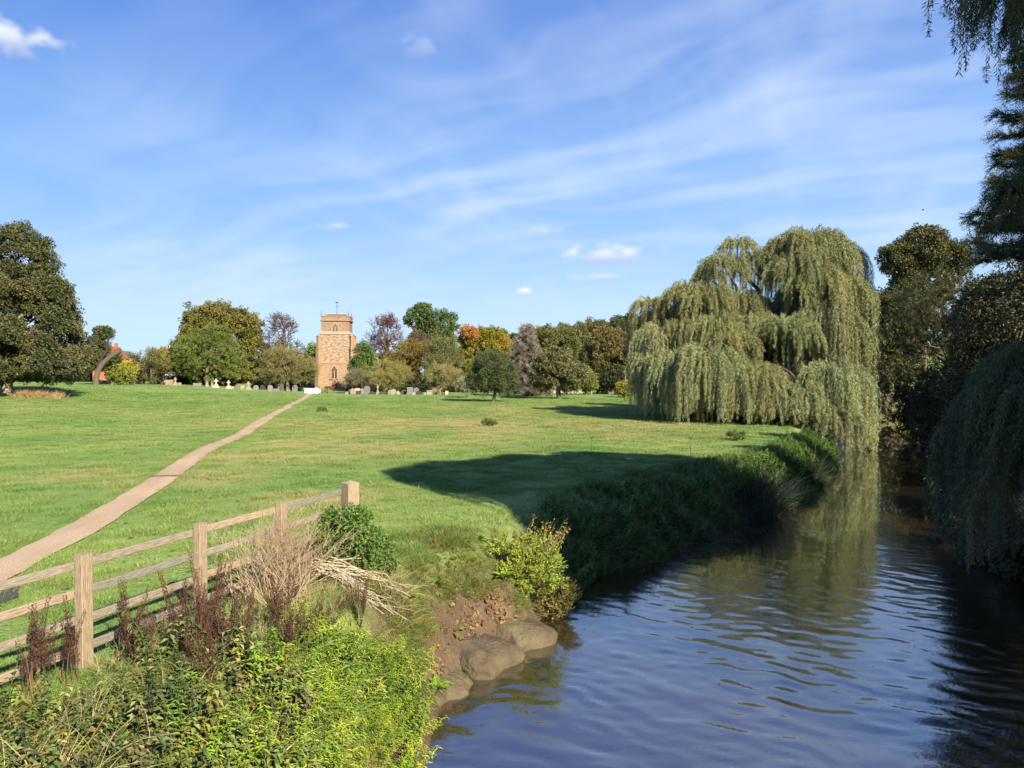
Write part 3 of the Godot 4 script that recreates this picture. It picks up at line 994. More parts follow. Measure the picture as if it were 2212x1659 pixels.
	# the orange patch belongs to the maple
	for o in get_children():
		if str(o.get_meta("label", "")).begins_with("round yellow-green autumn maple"):
			crown(o, [[Vector3(bx(1012, 132) - bx(1042, 132), hy(722, 132) - o.position.y, 1.6), Vector3(1.9, 1.5, 1.6)]], {"col": Color(0.33, 0.145, 0.04), "col2": Color(0.25, 0.15, 0.035), "size": 0.5, "kind": "broad"})
			crown(o, [[Vector3(bx(1085, 132) - bx(1042, 132), hy(745, 132) - o.position.y, 1.0), Vector3(1.3, 1.8, 1.5)]], {"col": Color(0.24, 0.165, 0.025), "size": 0.5, "kind": "broad"})
	conifer("cedar_tree", "silvery grey blue cedar with layered boughs beside the meadow oak", 1137, 104, 118, 700, 852, {"col": Color(0.33, 0.30, 0.27), "col2": Color(0.24, 0.22, 0.18), "size": 0.8, "n": 120, "droop": 0.1, "shape": 0.72, "step": 0.34, "trunk": 0.28, "lift": 0.3, "sides": [-1, 0, 1], "kind": "flat_needle"})

	# woods on the hill to the right, and the dark belt behind the churchyard
	var tones := [["olive", Color(0.088, 0.10, 0.03), Color(0.11, 0.112, 0.034)], ["mid green", Color(0.058, 0.088, 0.028), Color(0.075, 0.10, 0.03)], ["dark green", Color(0.042, 0.058, 0.024), Color(0.055, 0.07, 0.025)], ["bronze", Color(0.105, 0.095, 0.036), Color(0.085, 0.085, 0.032)], ["pale green", Color(0.11, 0.15, 0.036), Color(0.085, 0.12, 0.03)]]
	var hill := [[1072, 300, 66, 714, 2], [1105, 290, 60, 708, 1], [1150, 310, 60, 702, 2], [1185, 300, 66, 697, 1], [1215, 310, 60, 690, 0], [1245, 300, 62, 690, 3], [1275, 310, 64, 684, 0], [1305, 300, 70, 686, 3], [1335, 310, 66, 678, 2], [1330, 240, 80, 672, 2], [1365, 245, 84, 668, 2], [1405, 250, 90, 662, 2], [1450, 260, 90, 655, 1], [1500, 270, 90, 650, 2], [1550, 270, 90, 648, 1], [1600, 270, 90, 655, 0],
		[1125, 235, 70, 728, 1], [1230, 225, 70, 715, 1], [1262, 215, 66, 716, 4], [1290, 205, 62, 722, 1], [1375, 205, 78, 708, 1], [1400, 195, 66, 722, 0], [1440, 200, 80, 705, 0], [1240, 190, 60, 745, 2], [1660, 260, 90, 660, 2], [1720, 250, 90, 668, 1], [1790, 240, 90, 660, 2], [1860, 220, 90, 650, 2], [1930, 210, 90, 640, 1],
		[-40, 185, 110, 775, 2], [60, 195, 100, 782, 1], [150, 190, 80, 786, 2], [395, 175, 90, 762, 2], [455, 180, 90, 770, 2], [560, 175, 80, 772, 1], [640, 182, 70, 778, 2], [735, 185, 70, 785, 2], [800, 180, 70, 772, 1], [860, 178, 90, 765, 2], [1000, 182, 90, 742, 2], [1075, 180, 70, 752, 0], [1130, 178, 80, 760, 2], [330, 185, 70, 786, 1]]
	var n := {}
	for h in hill:
		var tone: Array = tones[h[4]]
		var where := "on the wooded hill" if h[1] > 186 and h[0] > 1000 else "in the dark belt behind the churchyard"
		n[tone[0] + where] = n.get(tone[0] + where, 0) + 1
		var ord: String = ["first", "second", "third", "fourth", "fifth", "sixth", "seventh", "eighth", "ninth", "tenth", "eleventh", "twelfth", "thirteenth", "fourteenth", "fifteenth", "sixteenth"][n[tone[0] + where] - 1]
		var gy := field_y(bx(h[0], h[1]), h[1])
		var bot: float = 805.0 + (EYE - gy - 0.5) * F / h[1]
		tree("wood_tree" if h[0] > 1000 else "belt_tree", "%s %s tree counted from the left %s" % [ord, tone[0], where], "trees " + where, h[0], h[1], h[2], h[3], bot, {"col": tone[1], "col2": tone[2], "size": 1.15, "limbs": 3, "lump": 0.26, "dens": 1.1})

	# the riverside willow
	rng.seed = 31
	var L := [[1745, 506, 54, 2.0, 5.5], [1700, 526, 55, 1.5, 5], [1785, 528, 53, 1.7, 5.5], [1808, 596, 52, 1.4, 6], [1830, 612, 51, 1.1, 8], [1720, 560, 52.5, 1.6, 4.2], [1770, 590, 51.5, 1.6, 4.5],
		[1592, 520, 56, 1.0, 3.2], [1560, 560, 55, 1.35, 3.6], [1622, 552, 56, 0.8, 4], [1530, 590, 55, 0.9, 2.6],
		[1490, 622, 55, 1.6, 3.5], [1530, 628, 54, 1.7, 4], [1590, 640, 54, 1.9, 5], [1402, 648, 57, 1.0, 6], [1428, 706, 54, 1.4, 6], [1488, 700, 53, 1.4, 4], [1550, 690, 52, 1.6, 4], [1618, 686, 52, 1.35, 4.6], [1575, 720, 50.5, 1.3, 3.2],
		[1424, 760, 53, 1.3, 6], [1470, 770, 51.5, 1.7, 7], [1530, 752, 50, 1.8, 8], [1585, 790, 50, 1.7, 7], [1630, 800, 49.5, 1.7, 6], [1686, 842, 48.5, 1.6, 6], [1742, 830, 48, 1.5, 7],
		[1690, 690, 50, 1.35, 2.6], [1728, 700, 50, 1.1, 2.9], [1780, 664, 51, 1.6, 9], [1812, 690, 50, 1.25, 10], [1862, 704, 50.5, 0.6, 2.4], [1796, 790, 48, 1.5, 8], [1822, 800, 48, 1.0, 8], [1835, 905, 47, 0.75, 3], [1862, 940, 47.3, 0.5, 1.3], [1800, 880, 46.8, 1.2, 4],
		[1450, 690, 60, 2.2, 8], [1560, 660, 61, 2.4, 9], [1660, 660, 62, 2.4, 10], [1760, 600, 61, 2.4, 11], [1810, 660, 58, 1.8, 10], [1420, 800, 57, 1.2, 5], [1500, 800, 57, 2.0, 8], [1600, 780, 57, 2.0, 8]]
	for l in L:
		if l[0] > 1770:
			l.append(WATER + 0.05)
	willow("willow_tree", "big grey-green weeping willow trailing in the river at the bend", 1650, 54, L, {"col": Color(0.208, 0.25, 0.132), "col2": Color(0.255, 0.256, 0.105), "dens": 40.0, "fork": 4.0, "wide": 1.15, "slim": 0.9})

	# the near willow at the right edge: its trunk stands beside the bridge, only its outer shoots hang into the frame
	var N := []
	for l in [[2170, 772, 13.5, 0.50, 3.9], [2112, 842, 13.8, 0.36, 3.6], [2225, 762, 13.0, 0.65, 4.2], [2062, 965, 14.2, 0.24, 2.5], [2086, 900, 14.0, 0.28, 3.1], [2142, 802, 14.0, 0.38, 4.0], [2040, 1060, 14.4, 0.16, 1.7], [2195, 830, 12.4, 0.4, 3.4], [2150, 930, 12.9, 0.36, 2.9], [2200, 960, 12.0, 0.4, 2.6]]:
		l[0] += 42
		l.append(WATER + 0.5)
		N.append(l)
	for l in [[2105, -150, 10.5, 0.09, 1.7], [2120, -170, 10.9, 0.11, 2.0], [2140, -150, 10.5, 0.12, 2.0], [2150, -160, 10.9, 0.14, 2.3], [2165, -150, 10.3, 0.13, 2.4], [2190, -160, 10.5, 0.15, 2.5], [2160, -160, 10.6, 0.12, 2.3], [2180, -150, 10.7, 0.14, 2.6], [2205, -140, 10.7, 0.16, 2.6], [2235, -120, 10.9, 0.2, 2.6], [2205, 425, 13.2, 0.3, 1.5], [2172, 490, 13.5, 0.18, 1.0], [2230, 380, 13.0, 0.4, 2.0]]:
		N.append(l)
		if l[1] < 0:
			N.append([l[0] + 12, l[1] + 14, l[2] + 0.8, l[3] + 0.05, l[4] * 0.9])
			N.append([l[0] + 22, l[1] - 6, l[2] - 0.5, l[3] + 0.03, l[4] * 0.8])
	for l in [[10.1, 8.5, 12.6, 1.4, 5.0], [10.1, 5.9, 9.0, 0.8, 10], [11.3, 5.2, 9.0, 1.4, 10], [10.9, 6.8, 9.5, 1.0, 10], [10.6, 8.3, 14.2, 2.0, 7], [13.0, 10.1, 14.0, 2.6, 8], [14.2, 13.2, 12.6, 2.0, 7], [12.6, 4.6, 12.0, 1.8, 8], [15.5, 9.0, 12.0, 2.6, 8], [10.2, 9.9, 10.5, 1.6, 4], [12.8, 13.2, 9.0, 1.7, 6]]:   # x, d, height of the top: the part outside the frame
		N.append([1106.0 + l[0] / l[1] * F, 805.0 - (l[2] - EYE) * F / l[1], l[1], l[3], l[4], WATER + 0.12])  # the low lobes among these are added, unseen, to shade the water
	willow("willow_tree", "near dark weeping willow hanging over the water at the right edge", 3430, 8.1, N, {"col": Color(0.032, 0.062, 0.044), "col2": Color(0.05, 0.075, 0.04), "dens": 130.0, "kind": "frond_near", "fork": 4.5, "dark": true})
	conifer("spruce_tree", "dark spruce with upturned branch tips at the right edge of the frame", 2285, 45, 400, -80, 800, {"col": Color(0.034, 0.052, 0.02), "col2": Color(0.085, 0.082, 0.022), "size": 1.0, "n": 190, "droop": 0.08, "pitch": 0.3, "thick": 0.9, "arch": -0.07, "lift": 0.7, "shape": 0.6, "step": 0.30, "pow": 0.8, "trunk": 0.36, "sides": [-1, 0, 1], "inner": 0.15})

	var R := [
		["oak_tree", "tall oak rising behind the right bank with open golden-green crown", 1992, 84, 215, 493, 740, {"col": Color(0.07, 0.075, 0.024), "col2": Color(0.05, 0.058, 0.022), "gaps": 0.2, "size": 0.5, "lump": 0.2, "limbs": 20, "lobes": [[2005, 560, 78, 58], [1945, 560, 50, 40], [1990, 530, 60, 38], [2050, 570, 50, 50], [1980, 640, 75, 70]]}],
		["alder_tree", "dark green tree right of the willow across the river", 1925, 80, 150, 618, 930, {"col": Color(0.048, 0.056, 0.022), "col2": Color(0.07, 0.072, 0.026), "size": 0.45, "lobes": [[1925, 700, 70, 75], [1890, 680, 45, 50], [1930, 800, 65, 90], [1890, 880, 40, 60]]}],
		["larch_tree", "olive tree with feathery boughs in the middle of the right bank", 2065, 58, 300, 600, 960, {"col": Color(0.062, 0.07, 0.026), "col2": Color(0.042, 0.052, 0.02), "kind": "needle", "size": 0.7, "dens": 1.2, "up": -0.1, "lump": 0.26, "gaps": 0.1, "lobes": [[2020, 660, 80, 70], [2090, 690, 100, 85], [2040, 760, 95, 70], [2150, 760, 100, 110], [1990, 720, 50, 50]]}],
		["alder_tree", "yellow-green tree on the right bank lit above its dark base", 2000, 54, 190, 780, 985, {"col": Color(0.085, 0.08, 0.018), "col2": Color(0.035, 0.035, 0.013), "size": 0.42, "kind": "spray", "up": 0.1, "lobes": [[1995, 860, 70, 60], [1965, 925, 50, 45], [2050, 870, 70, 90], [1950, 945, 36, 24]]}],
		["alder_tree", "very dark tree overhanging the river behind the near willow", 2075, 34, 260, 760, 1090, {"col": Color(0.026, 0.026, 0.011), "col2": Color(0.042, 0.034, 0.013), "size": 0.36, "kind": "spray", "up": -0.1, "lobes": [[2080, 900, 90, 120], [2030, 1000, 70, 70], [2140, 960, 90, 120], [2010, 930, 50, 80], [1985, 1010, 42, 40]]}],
		["alder_tree", "bronze-green tree between the spruce and the near willow", 2170, 31, 260, 600, 1100, {"col": Color(0.055, 0.055, 0.02), "col2": Color(0.034, 0.036, 0.014), "kind": "fine", "size": 0.4, "lobes": [[2170, 700, 100, 90], [2130, 820, 80, 90], [2210, 850, 110, 160], [2160, 960, 90, 120]]}],
		["alder_tree", "dark green tree filling the gap between the willow and the right bank", 1945, 88, 150, 700, 935, {"col": Color(0.038, 0.05, 0.02), "size": 0.5}],
		["dead_shrub", "bare pale twiggy shrub at the waterside right of the willow", 1915, 76, 80, 845, 935, {"col": Color(0.22, 0.19, 0.15), "kind": "sparse", "size": 0.55, "cat": "shrub", "gaps": 0.3, "dens": 0.7, "mat": M.dry}],
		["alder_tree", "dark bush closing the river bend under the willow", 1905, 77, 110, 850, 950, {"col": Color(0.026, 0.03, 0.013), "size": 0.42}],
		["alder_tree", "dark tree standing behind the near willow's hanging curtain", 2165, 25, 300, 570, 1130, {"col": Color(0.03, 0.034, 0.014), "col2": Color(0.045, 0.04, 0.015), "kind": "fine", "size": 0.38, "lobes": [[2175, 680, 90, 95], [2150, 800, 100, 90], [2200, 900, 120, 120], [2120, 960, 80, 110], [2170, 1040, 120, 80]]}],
		["alder_tree", "dark tree low over the water just right of the bend", 2050, 50, 200, 800, 1000, {"col": Color(0.028, 0.03, 0.013), "col2": Color(0.05, 0.045, 0.015), "size": 0.4}],
		["alder_tree", "dark tree beside the bridge beyond the right edge", 4350, 7, 1300, -700, 1500, {"col": Color(0.03, 0.036, 0.016), "size": 0.4}],  # unseen tree added to keep the sun off the hanging willow curtain
		["alder_tree", "low dark shrub under the near willow beside the bridge", 4823, 4.8, 929, 257, 1800, {"col": Color(0.03, 0.036, 0.016), "size": 0.35, "cat": "shrub"}],  # unseen shrub added so that its shade darkens the near water
		["alder_tree", "dark tree beyond the right edge behind the near willow", 3300, 12.3, 700, -200, 1300, {"col": Color(0.03, 0.036, 0.016), "size": 0.4}],  # another unseen tree, added as a shade caster for the curtain
		["alder_tree", "dark tree off the right edge beside the near willow", 2520, 21, 400, 520, 1180, {"col": Color(0.03, 0.036, 0.016), "size": 0.4}],  # unseen tree put in for shade, sized by where its shadow lands
		["alder_tree", "dark tree further along the right bank behind the spruce", 2360, 42, 260, 560, 1000, {"col": Color(0.04, 0.045, 0.018), "size": 0.45}],
	]
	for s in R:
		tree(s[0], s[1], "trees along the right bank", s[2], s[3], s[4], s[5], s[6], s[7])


# ---- church and churchyard ----
func arch(w: float, h: float, n := 7) -> PackedVector2Array:   # pointed arch outline from bottom right, anticlockwise
	var o := PackedVector2Array([Vector2(w / 2, 0)])
	var s := h - w * 0.95
	for i in n + 1:
		var a := float(i) / n
		o.append(Vector2(w / 2 - w * 0.5 * pow(a, 1.7), s + (h - s) * pow(a, 0.72)))
	for i in range(n - 1, -1, -1):
		var a := float(i) / n
		o.append(Vector2(-w / 2 + w * 0.5 * pow(a, 1.7), s + (h - s) * pow(a, 0.72)))
	o.append(Vector2(-w / 2, 0))
	return o


func boxed(called: String, at: Vector3, s: Vector3, mt: Material, parent: Node, b := Basis.IDENTITY) -> MeshInstance3D:
	var mb := MB.new()
	mb.box(Vector3.ZERO, s, Color.WHITE, b)
	var o := obj(called, mb.mesh(), mt, parent)
	o.position = at
	return o


func shaped(called: String, poly: PackedVector2Array, dep: float, at: Vector3, mt: Material, parent: Node) -> MeshInstance3D:
	var mb := MB.new()
	mb.prism(poly, dep)
	var o := obj(called, mb.mesh(), mt, parent)
	o.position = at
	return o


func church() -> void:
	var d := 133.0
	var x := bx(724, d)
	var gy := ground_y(x, d)
	var t := thing("church", "red sandstone church with square west tower, arched windows and weather vane", "church", Vector3(x, gy, -d), deg_to_rad(6.0))
	var low := grained(Color(0.21, 0.135, 0.092), Color(0.37, 0.265, 0.185), Vector3(0.1, 0.24, 0.1), 0.03, 0.95, 3.0)
	var mid := grained(Color(0.13, 0.085, 0.065), Color(0.48, 0.38, 0.285), Vector3(0.08, 0.2, 0.08), 0.03, 0.95, 3.0)
	var upp := grained(Color(0.155, 0.10, 0.072), Color(0.34, 0.242, 0.172), Vector3(0.1, 0.24, 0.1), 0.03, 0.95, 3.0)
	var pale := grained(Color(0.20, 0.15, 0.11), Color(0.42, 0.33, 0.25), Vector3(0.3, 0.5, 0.3), 0.05, 0.95, 2.0)
	var dark := plain(Color(0.025, 0.027, 0.032), 0.3)
	var iron := plain(Color(0.04, 0.04, 0.045), 0.6)
	var W := 5.55
	boxed("lower_wall", Vector3(0, 2.3, -2.8), Vector3(W, 5.0, W), low, t)
	boxed("middle_wall", Vector3(0, 7.45, -2.85), Vector3(W - 0.12, 5.3, W - 0.12), mid, t)
	boxed("belfry_wall", Vector3(0, 11.3, -2.95), Vector3(W - 0.55, 2.45, W - 0.55), upp, t)
	# string courses, the sloping ledge below the belfry, the parapet
	boxed("string_course", Vector3(0, 4.84, -2.8), Vector3(W + 0.2, 0.22, W + 0.2), pale, t)
	var mb := MB.new()
	var o := (W + 0.16) / 2
	var q := (W - 0.55) / 2 + 0.03
	for i in 4:
		var b := Basis(Vector3.UP, i * PI / 2)
		mb.quad(b * Vector3(-o, 0, o), b * Vector3(-q, 0.42, q), b * Vector3(q, 0.42, q), b * Vector3(o, 0, o), Color.WHITE)
		mb.quad(b * Vector3(-o, -0.14, o), b * Vector3(-o, 0, o), b * Vector3(o, 0, o), b * Vector3(o, -0.14, o), Color.WHITE)
	obj("sloping_ledge", mb.mesh(), pale, t).position = Vector3(0, 10.14, -2.9)
	boxed("string_course", Vector3(0, 12.56, -2.95), Vector3(W - 0.1, 0.16, W - 0.1), pale, t)
	mb = MB.new()
	for i in 4:
		var b := Basis(Vector3.UP, i * PI / 2)
		mb.box(b * Vector3(0, 0, (W - 0.45) / 2 - 0.15), Vector3(W - 0.45 - (0.0 if i % 2 == 0 else 0.64), 0.62, 0.3) if i % 2 == 0 else Vector3(W - 0.45 - 0.64, 0.62, 0.3), Color.WHITE, b)
	obj("parapet", mb.mesh(), upp, t).position = Vector3(0, 12.95, -2.95)
	mb = MB.new()
	for i in 4:
		var b := Basis(Vector3.UP, i * PI / 2)
		mb.box(b * Vector3(0, 0, (W - 0.4) / 2 - 0.17), Vector3(W - 0.3 if i % 2 == 0 else W - 1.0, 0.1, 0.42), Color.WHITE, b)
	obj("coping", mb.mesh(), pale, t).position = Vector3(0, 13.31, -2.95)
	mb = MB.new()
	for i in 4:
		var b := Basis(Vector3.UP, i * PI / 2)
		mb.quad(b * Vector3(-2.3, 0, 2.3), b * Vector3(-1.7, 0.9, 0.0), b * Vector3(1.7, 0.9, 0.0), b * Vector3(2.3, 0, 2.3), Color.WHITE) if i % 2 == 0 else mb.tri(b * Vector3(-2.3, 0, 2.3), b * Vector3(0, 0.9, 1.7), b * Vector3(2.3, 0, 2.3), Color.WHITE)
	obj("tower_roof", mb.mesh(), grained(Color(0.13, 0.055, 0.035), Color(0.24, 0.11, 0.07), Vector3(0.4, 0.4, 0.4)), t).position = Vector3(0, 12.95, -2.95)
	for s in [[-1, 1], [1, 1], [-1, -1], [1, -1]]:
		mb = MB.new()
		mb.tube(PackedVector3Array([Vector3.ZERO, Vector3(0, 0.45, 0), Vector3(0, 0.5, 0), Vector3(0, 1.35, 0)]), PackedFloat32Array([0.16, 0.15, 0.1, 0.015]), 4)
		obj("pinnacle", mb.mesh(), pale, t).position = Vector3(s[0] * 2.42, 13.3, -2.95 + s[1] * 2.42)
	mb = MB.new()
	mb.tube(PackedVector3Array([Vector3.ZERO, Vector3(0, 2.4, 0)]), PackedFloat32Array([0.05, 0.03]), 6)
	mb.box(Vector3(0, 1.55, 0), Vector3(0.7, 0.05, 0.05))
	mb.box(Vector3(0, 1.55, 0), Vector3(0.05, 0.05, 0.7))
	var vane := obj("weather_vane", mb.mesh(), iron, t)
	vane.position = Vector3(0, 13.75, -2.95)
	shaped("cockerel", PackedVector2Array([Vector2(-0.28, 0.05), Vector2(-0.05, 0.0), Vector2(0.16, 0.05), Vector2(0.2, 0.26), Vector2(0.28, 0.32), Vector2(0.16, 0.4), Vector2(0.05, 0.2), Vector2(-0.1, 0.18), Vector2(-0.3, 0.34)]), 0.03, Vector3(0, 2.1, 0), iron, vane)
	# stepped diagonal buttresses at the corners
	for s in [-1, 1]:
		for z in [0.0, -5.3]:
			mb = MB.new()
			for e in [[0.0, 4.4, 1.25, 0.85], [4.4, 7.3, 1.0, 0.68], [7.3, 9.6, 0.78, 0.5]]:
				mb.box(Vector3(0, (e[0] + e[1]) / 2, 0), Vector3(e[3], e[1] - e[0], e[2]))
				mb.quad(Vector3(-e[3] / 2, e[1], e[2] / 2), Vector3(-e[3] / 2 + 0.08, e[1] + 0.4, e[2] / 2 - 0.24), Vector3(e[3] / 2 - 0.08, e[1] + 0.4, e[2] / 2 - 0.24), Vector3(e[3] / 2, e[1], e[2] / 2), Color.WHITE)
				mb.box(Vector3(0, e[1] + 0.03, 0), Vector3(e[3] + 0.1, 0.12, e[2] + 0.12))
			var bt := obj("buttress", mb.mesh(), low, t)
			bt.position = Vector3(s * 2.85, 0, z - 0.12)
			bt.rotation.y = s * (0.62 if z == 0.0 else 2.5)
	# west window over the west door
	var win := func(called: String, at: Vector3, w: float, h: float, louvred: bool) -> void:
		var f := MB.new()
		f.band(arch(w + 0.5, h + 0.32), arch(w, h), 0.16, 0.0, false)
		var fo := obj(called, f.mesh(), pale, t)
		fo.position = at
		shaped("pane", arch(w, h), 0.02, Vector3(0, 0, 0.012), dark, fo)
		var tr := MB.new()
		tr.box(Vector3(0, h * 0.32, 0.1), Vector3(0.11, h * 0.64, 0.12))
		for s in [-1, 1]:
			var ar := arch(w * 0.42, h * 0.66)
			var ai := arch(w * 0.30, h * 0.62)
			for i in ar.size():
				ar[i].x += s * w * 0.25
				ai[i].x += s * w * 0.25
			tr.band(ar, ai, 0.1, 0.04, false)
		var c := PackedVector2Array()
		var ci := PackedVector2Array()
		for i in 12:
			c.append(Vector2(cos(TAU * i / 12), sin(TAU * i / 12)) * w * 0.2 + Vector2(0, h * 0.77))
			ci.append(Vector2(cos(TAU * i / 12), sin(TAU * i / 12)) * w * 0.12 + Vector2(0, h * 0.77))
		tr.band(c, ci, 0.1, 0.045)
		obj("tracery", tr.mesh(), pale, fo)
		if louvred:
			for i in 5:
				for s in [-1, 1]:
					boxed("slat", Vector3(s * w * 0.25, 0.15 + i * 0.24, 0.07), Vector3(w * 0.36, 0.05, 0.16), pale, fo, Basis(Vector3.RIGHT, 0.5))
		boxed("sill", Vector3(0, -0.08, 0.1), Vector3(w + 0.55, 0.14, 0.3), pale, fo)
	(win as Callable).call("window", Vector3(-0.12, 2.05, -0.025), 1.02, 2.15, false)
	(win as Callable).call("belfry_window", Vector3(0.0, 10.42, -0.455), 1.05, 1.55, true)
	mb = MB.new()
	mb.band(arch(1.55, 2.02), arch(1.15, 1.78), 0.18, 0.0, false)
	var door := obj("door_frame", mb.mesh(), pale, t)
	door.position = Vector3(-0.12, 0, -0.025)
	shaped("door", arch(1.15, 1.78), 0.05, Vector3(0, 0, 0.01), grained(Color(0.13, 0.055, 0.035), Color(0.2, 0.09, 0.06), Vector3(2.5, 0.3, 2.5)), door)
	boxed("step", Vector3(-0.1, 0.02, 0.4), Vector3(2.2, 0.22, 0.9), pale, t)
	# nave behind
	boxed("nave_wall", Vector3(1.0, 3.0, -15.6), Vector3(12.5, 6.4, 20), upp, t)
	mb = MB.new()
	mb.prism(PackedVector2Array([Vector2(-6.6, 0), Vector2(6.6, 0), Vector2(0, 3.4)]), 20.4)
	obj("nave_roof", mb.mesh(), grained(Color(0.10, 0.06, 0.05), Color(0.17, 0.11, 0.09), Vector3(0.5, 0.5, 0.5)), t).position = Vector3(1.0, 6.2, -25.8)


func graves() -> void:
	rng.seed = 12
	var tones := {"grey": Color(0.24, 0.24, 0.25), "pale": Color(0.36, 0.34, 0.28), "dark": Color(0.07, 0.07, 0.075), "pinkish": Color(0.42, 0.30, 0.24), "white": Color(0.5, 0.5, 0.48), "brown": Color(0.30, 0.2, 0.13)}
	for k in tones:
		G["stone_" + k] = grained((tones[k] as Color) * 0.5, (tones[k] as Color) * 0.95, Vector3(1.3, 1.3, 1.3), 0.03, 0.9)
	# column in the photograph, distance, shape, tone, width m, height m
	var L := [[212, 124, "headstone", "grey", 1.0, 0.9], [225, 122, "slab", "grey", 1.1, 0.75], [236, 123, "slab", "pinkish", 0.9, 0.7], [246, 121, "headstone", "pale", 0.6, 0.75], [268, 121, "chest", "pale", 1.6, 0.9], [285, 122, "slab", "pinkish", 1.2, 0.75], [296, 123, "chest", "pale", 1.5, 1.0], [308, 121, "slab", "brown", 0.9, 0.75], [334, 119, "headstone", "dark", 0.75, 0.6], [346, 122, "chest", "pinkish", 2.2, 1.0], [352, 118, "gable", "dark", 0.9, 0.7], [362, 119, "headstone", "pinkish", 1.3, 1.0], [370, 118, "headstone", "pinkish", 0.9, 1.1],
		[379, 117, "cross", "pale", 0.9, 1.6], [388, 117, "headstone", "pale", 0.7, 0.6], [427, 118, "slab", "grey", 1.6, 0.6], [447, 117, "obelisk", "pale", 0.8, 1.9], [458, 117, "obelisk", "pale", 0.7, 1.5], [467, 115, "cross", "white", 1.2, 1.75], [494, 114, "cross", "white", 1.0, 1.6], [502, 115, "headstone", "pale", 0.55, 0.5], [513, 117, "gable", "brown", 0.8, 0.9], [524, 115, "slab", "pale", 0.7, 0.75], [537, 114, "cross", "pale", 1.1, 1.6], [553, 116, "headstone", "grey", 0.9, 0.9], [568, 118, "headstone", "dark", 1.0, 1.0], [584, 114, "headstone", "grey", 0.9, 1.2], [597, 113, "slab", "grey", 1.1, 0.65], [607, 119, "headstone", "grey", 1.1, 1.5], [637, 118, "headstone", "grey", 1.0, 1.3], [645, 120, "slab", "dark", 1.0, 0.8],
		[749, 113, "headstone", "pale", 0.5, 0.5], [756, 115, "gable", "dark", 0.7, 1.0], [762, 114, "gable", "pinkish", 0.8, 1.2], [772, 115, "slab", "white", 0.9, 1.1], [774, 112.5, "slab", "dark", 1.0, 0.75], [782, 115, "headstone", "grey", 0.7, 1.1], [793, 113, "headstone", "grey", 1.1, 1.6], [803, 112.5, "headstone", "dark", 0.9, 0.6], [816, 113, "cross", "pale", 0.6, 1.9], [826, 112.5, "headstone", "dark", 1.1, 0.6], [842, 113, "headstone", "grey", 0.6, 0.9], [850, 113, "gable", "pale", 0.9, 1.15], [860, 112.5, "gable", "pale", 0.6, 0.75], [872, 114, "headstone", "dark", 1.0, 0.9], [886, 113, "slab", "grey", 1.05, 1.4], [894, 112.3, "headstone", "pale", 0.6, 0.45], [899, 113, "headstone", "grey", 0.95, 1.35], [904, 112.3, "headstone", "dark", 1.1, 0.7], [918, 112.5, "headstone", "pale", 0.5, 0.45], [929, 113, "chest", "pale", 1.3, 0.85], [940, 113.5, "slab", "grey", 1.05, 1.25], [949, 112.5, "headstone", "brown", 0.8, 0.8], [965, 112.3, "slab", "white", 0.55, 0.75]]
	var names := {"headstone": "round-topped headstone", "slab": "square-topped headstone", "chest": "low chest tomb", "cross": "stone cross", "gable": "pointed-top headstone", "obelisk": "ivy-topped stone pillar"}
	var seen := {}
	for g in L:
		var side := "left of the church" if g[0] < 700 else "right of the church door"
		var key: String = g[3] + g[2] + side
		seen[key] = seen.get(key, 0) + 1
		var ord: String = ["first", "second", "third", "fourth", "fifth", "sixth", "seventh"][seen[key] - 1]
		var x := bx(g[0], g[1])
		var at := Vector3(x, ground_y(x, g[1]) - 0.02, -g[1])
		var w: float = g[4] * 0.85
		var h: float = g[5] * 0.82
		var mt: Material = G["stone_" + g[3]]
		var label := "%s %s %s, counted from the left, %s" % [ord, g[3], names[g[2]], side]
		var called: String = {"cross": "cross_monument", "chest": "chest_tomb", "obelisk": "stone_pillar"}.get(g[2], "headstone")
		if g[2] == "cross" or g[2] == "chest" or g[2] == "obelisk":
			var t := thing(called, label, "gravestone", at, rv(-0.2, 0.2), "gravestones")
			if g[2] == "cross":
				var mb := MB.new()
				mb.prism(PackedVector2Array([Vector2(-w * 0.5, 0), Vector2(w * 0.5, 0), Vector2(w * 0.18, h * 0.4), Vector2(-w * 0.18, h * 0.4)]), 0.5, Color.WHITE, -0.25)
				obj("plinth", mb.mesh(), mt, t)
				mb = MB.new()
				var a := w * 0.09 + 0.02
				mb.prism(PackedVector2Array([Vector2(-a, h * 0.39), Vector2(a, h * 0.39), Vector2(a, h * 0.68), Vector2(w * 0.3, h * 0.68), Vector2(w * 0.3, h * 0.82), Vector2(a, h * 0.82), Vector2(a, h), Vector2(-a, h), Vector2(-a, h * 0.82), Vector2(-w * 0.3, h * 0.82), Vector2(-w * 0.3, h * 0.68), Vector2(-a, h * 0.68)]), 0.18, Color.WHITE, -0.09)
				obj("cross", mb.mesh(), mt, t)
			elif g[2] == "chest":
				boxed("chest", Vector3(0, h * 0.42, 0), Vector3(w * 0.9, h * 0.84, 0.7), mt, t)
				boxed("lid", Vector3(0, h * 0.9, 0), Vector3(w, h * 0.14, 0.85), mt, t)
			else:
				var mb := MB.new()
				mb.tube(PackedVector3Array([Vector3.ZERO, Vector3(0, h * 0.2, 0), Vector3(0, h * 0.22, 0), Vector3(0, h * 0.85, 0), Vector3(0, h, 0)]), PackedFloat32Array([w * 0.55, w * 0.5, w * 0.36, w * 0.3, 0.02]), 4)
				obj("pillar", mb.mesh(), mt, t)
				crown(t, [[Vector3(0, h * 0.8, 0), Vector3(w * 0.4, h * 0.3, w * 0.4)]], {"col": Color(0.14, 0.15, 0.05), "size": 0.25, "kind": "fine"})
			continue
		var poly := PackedVector2Array([Vector2(-w / 2, 0), Vector2(w / 2, 0)])
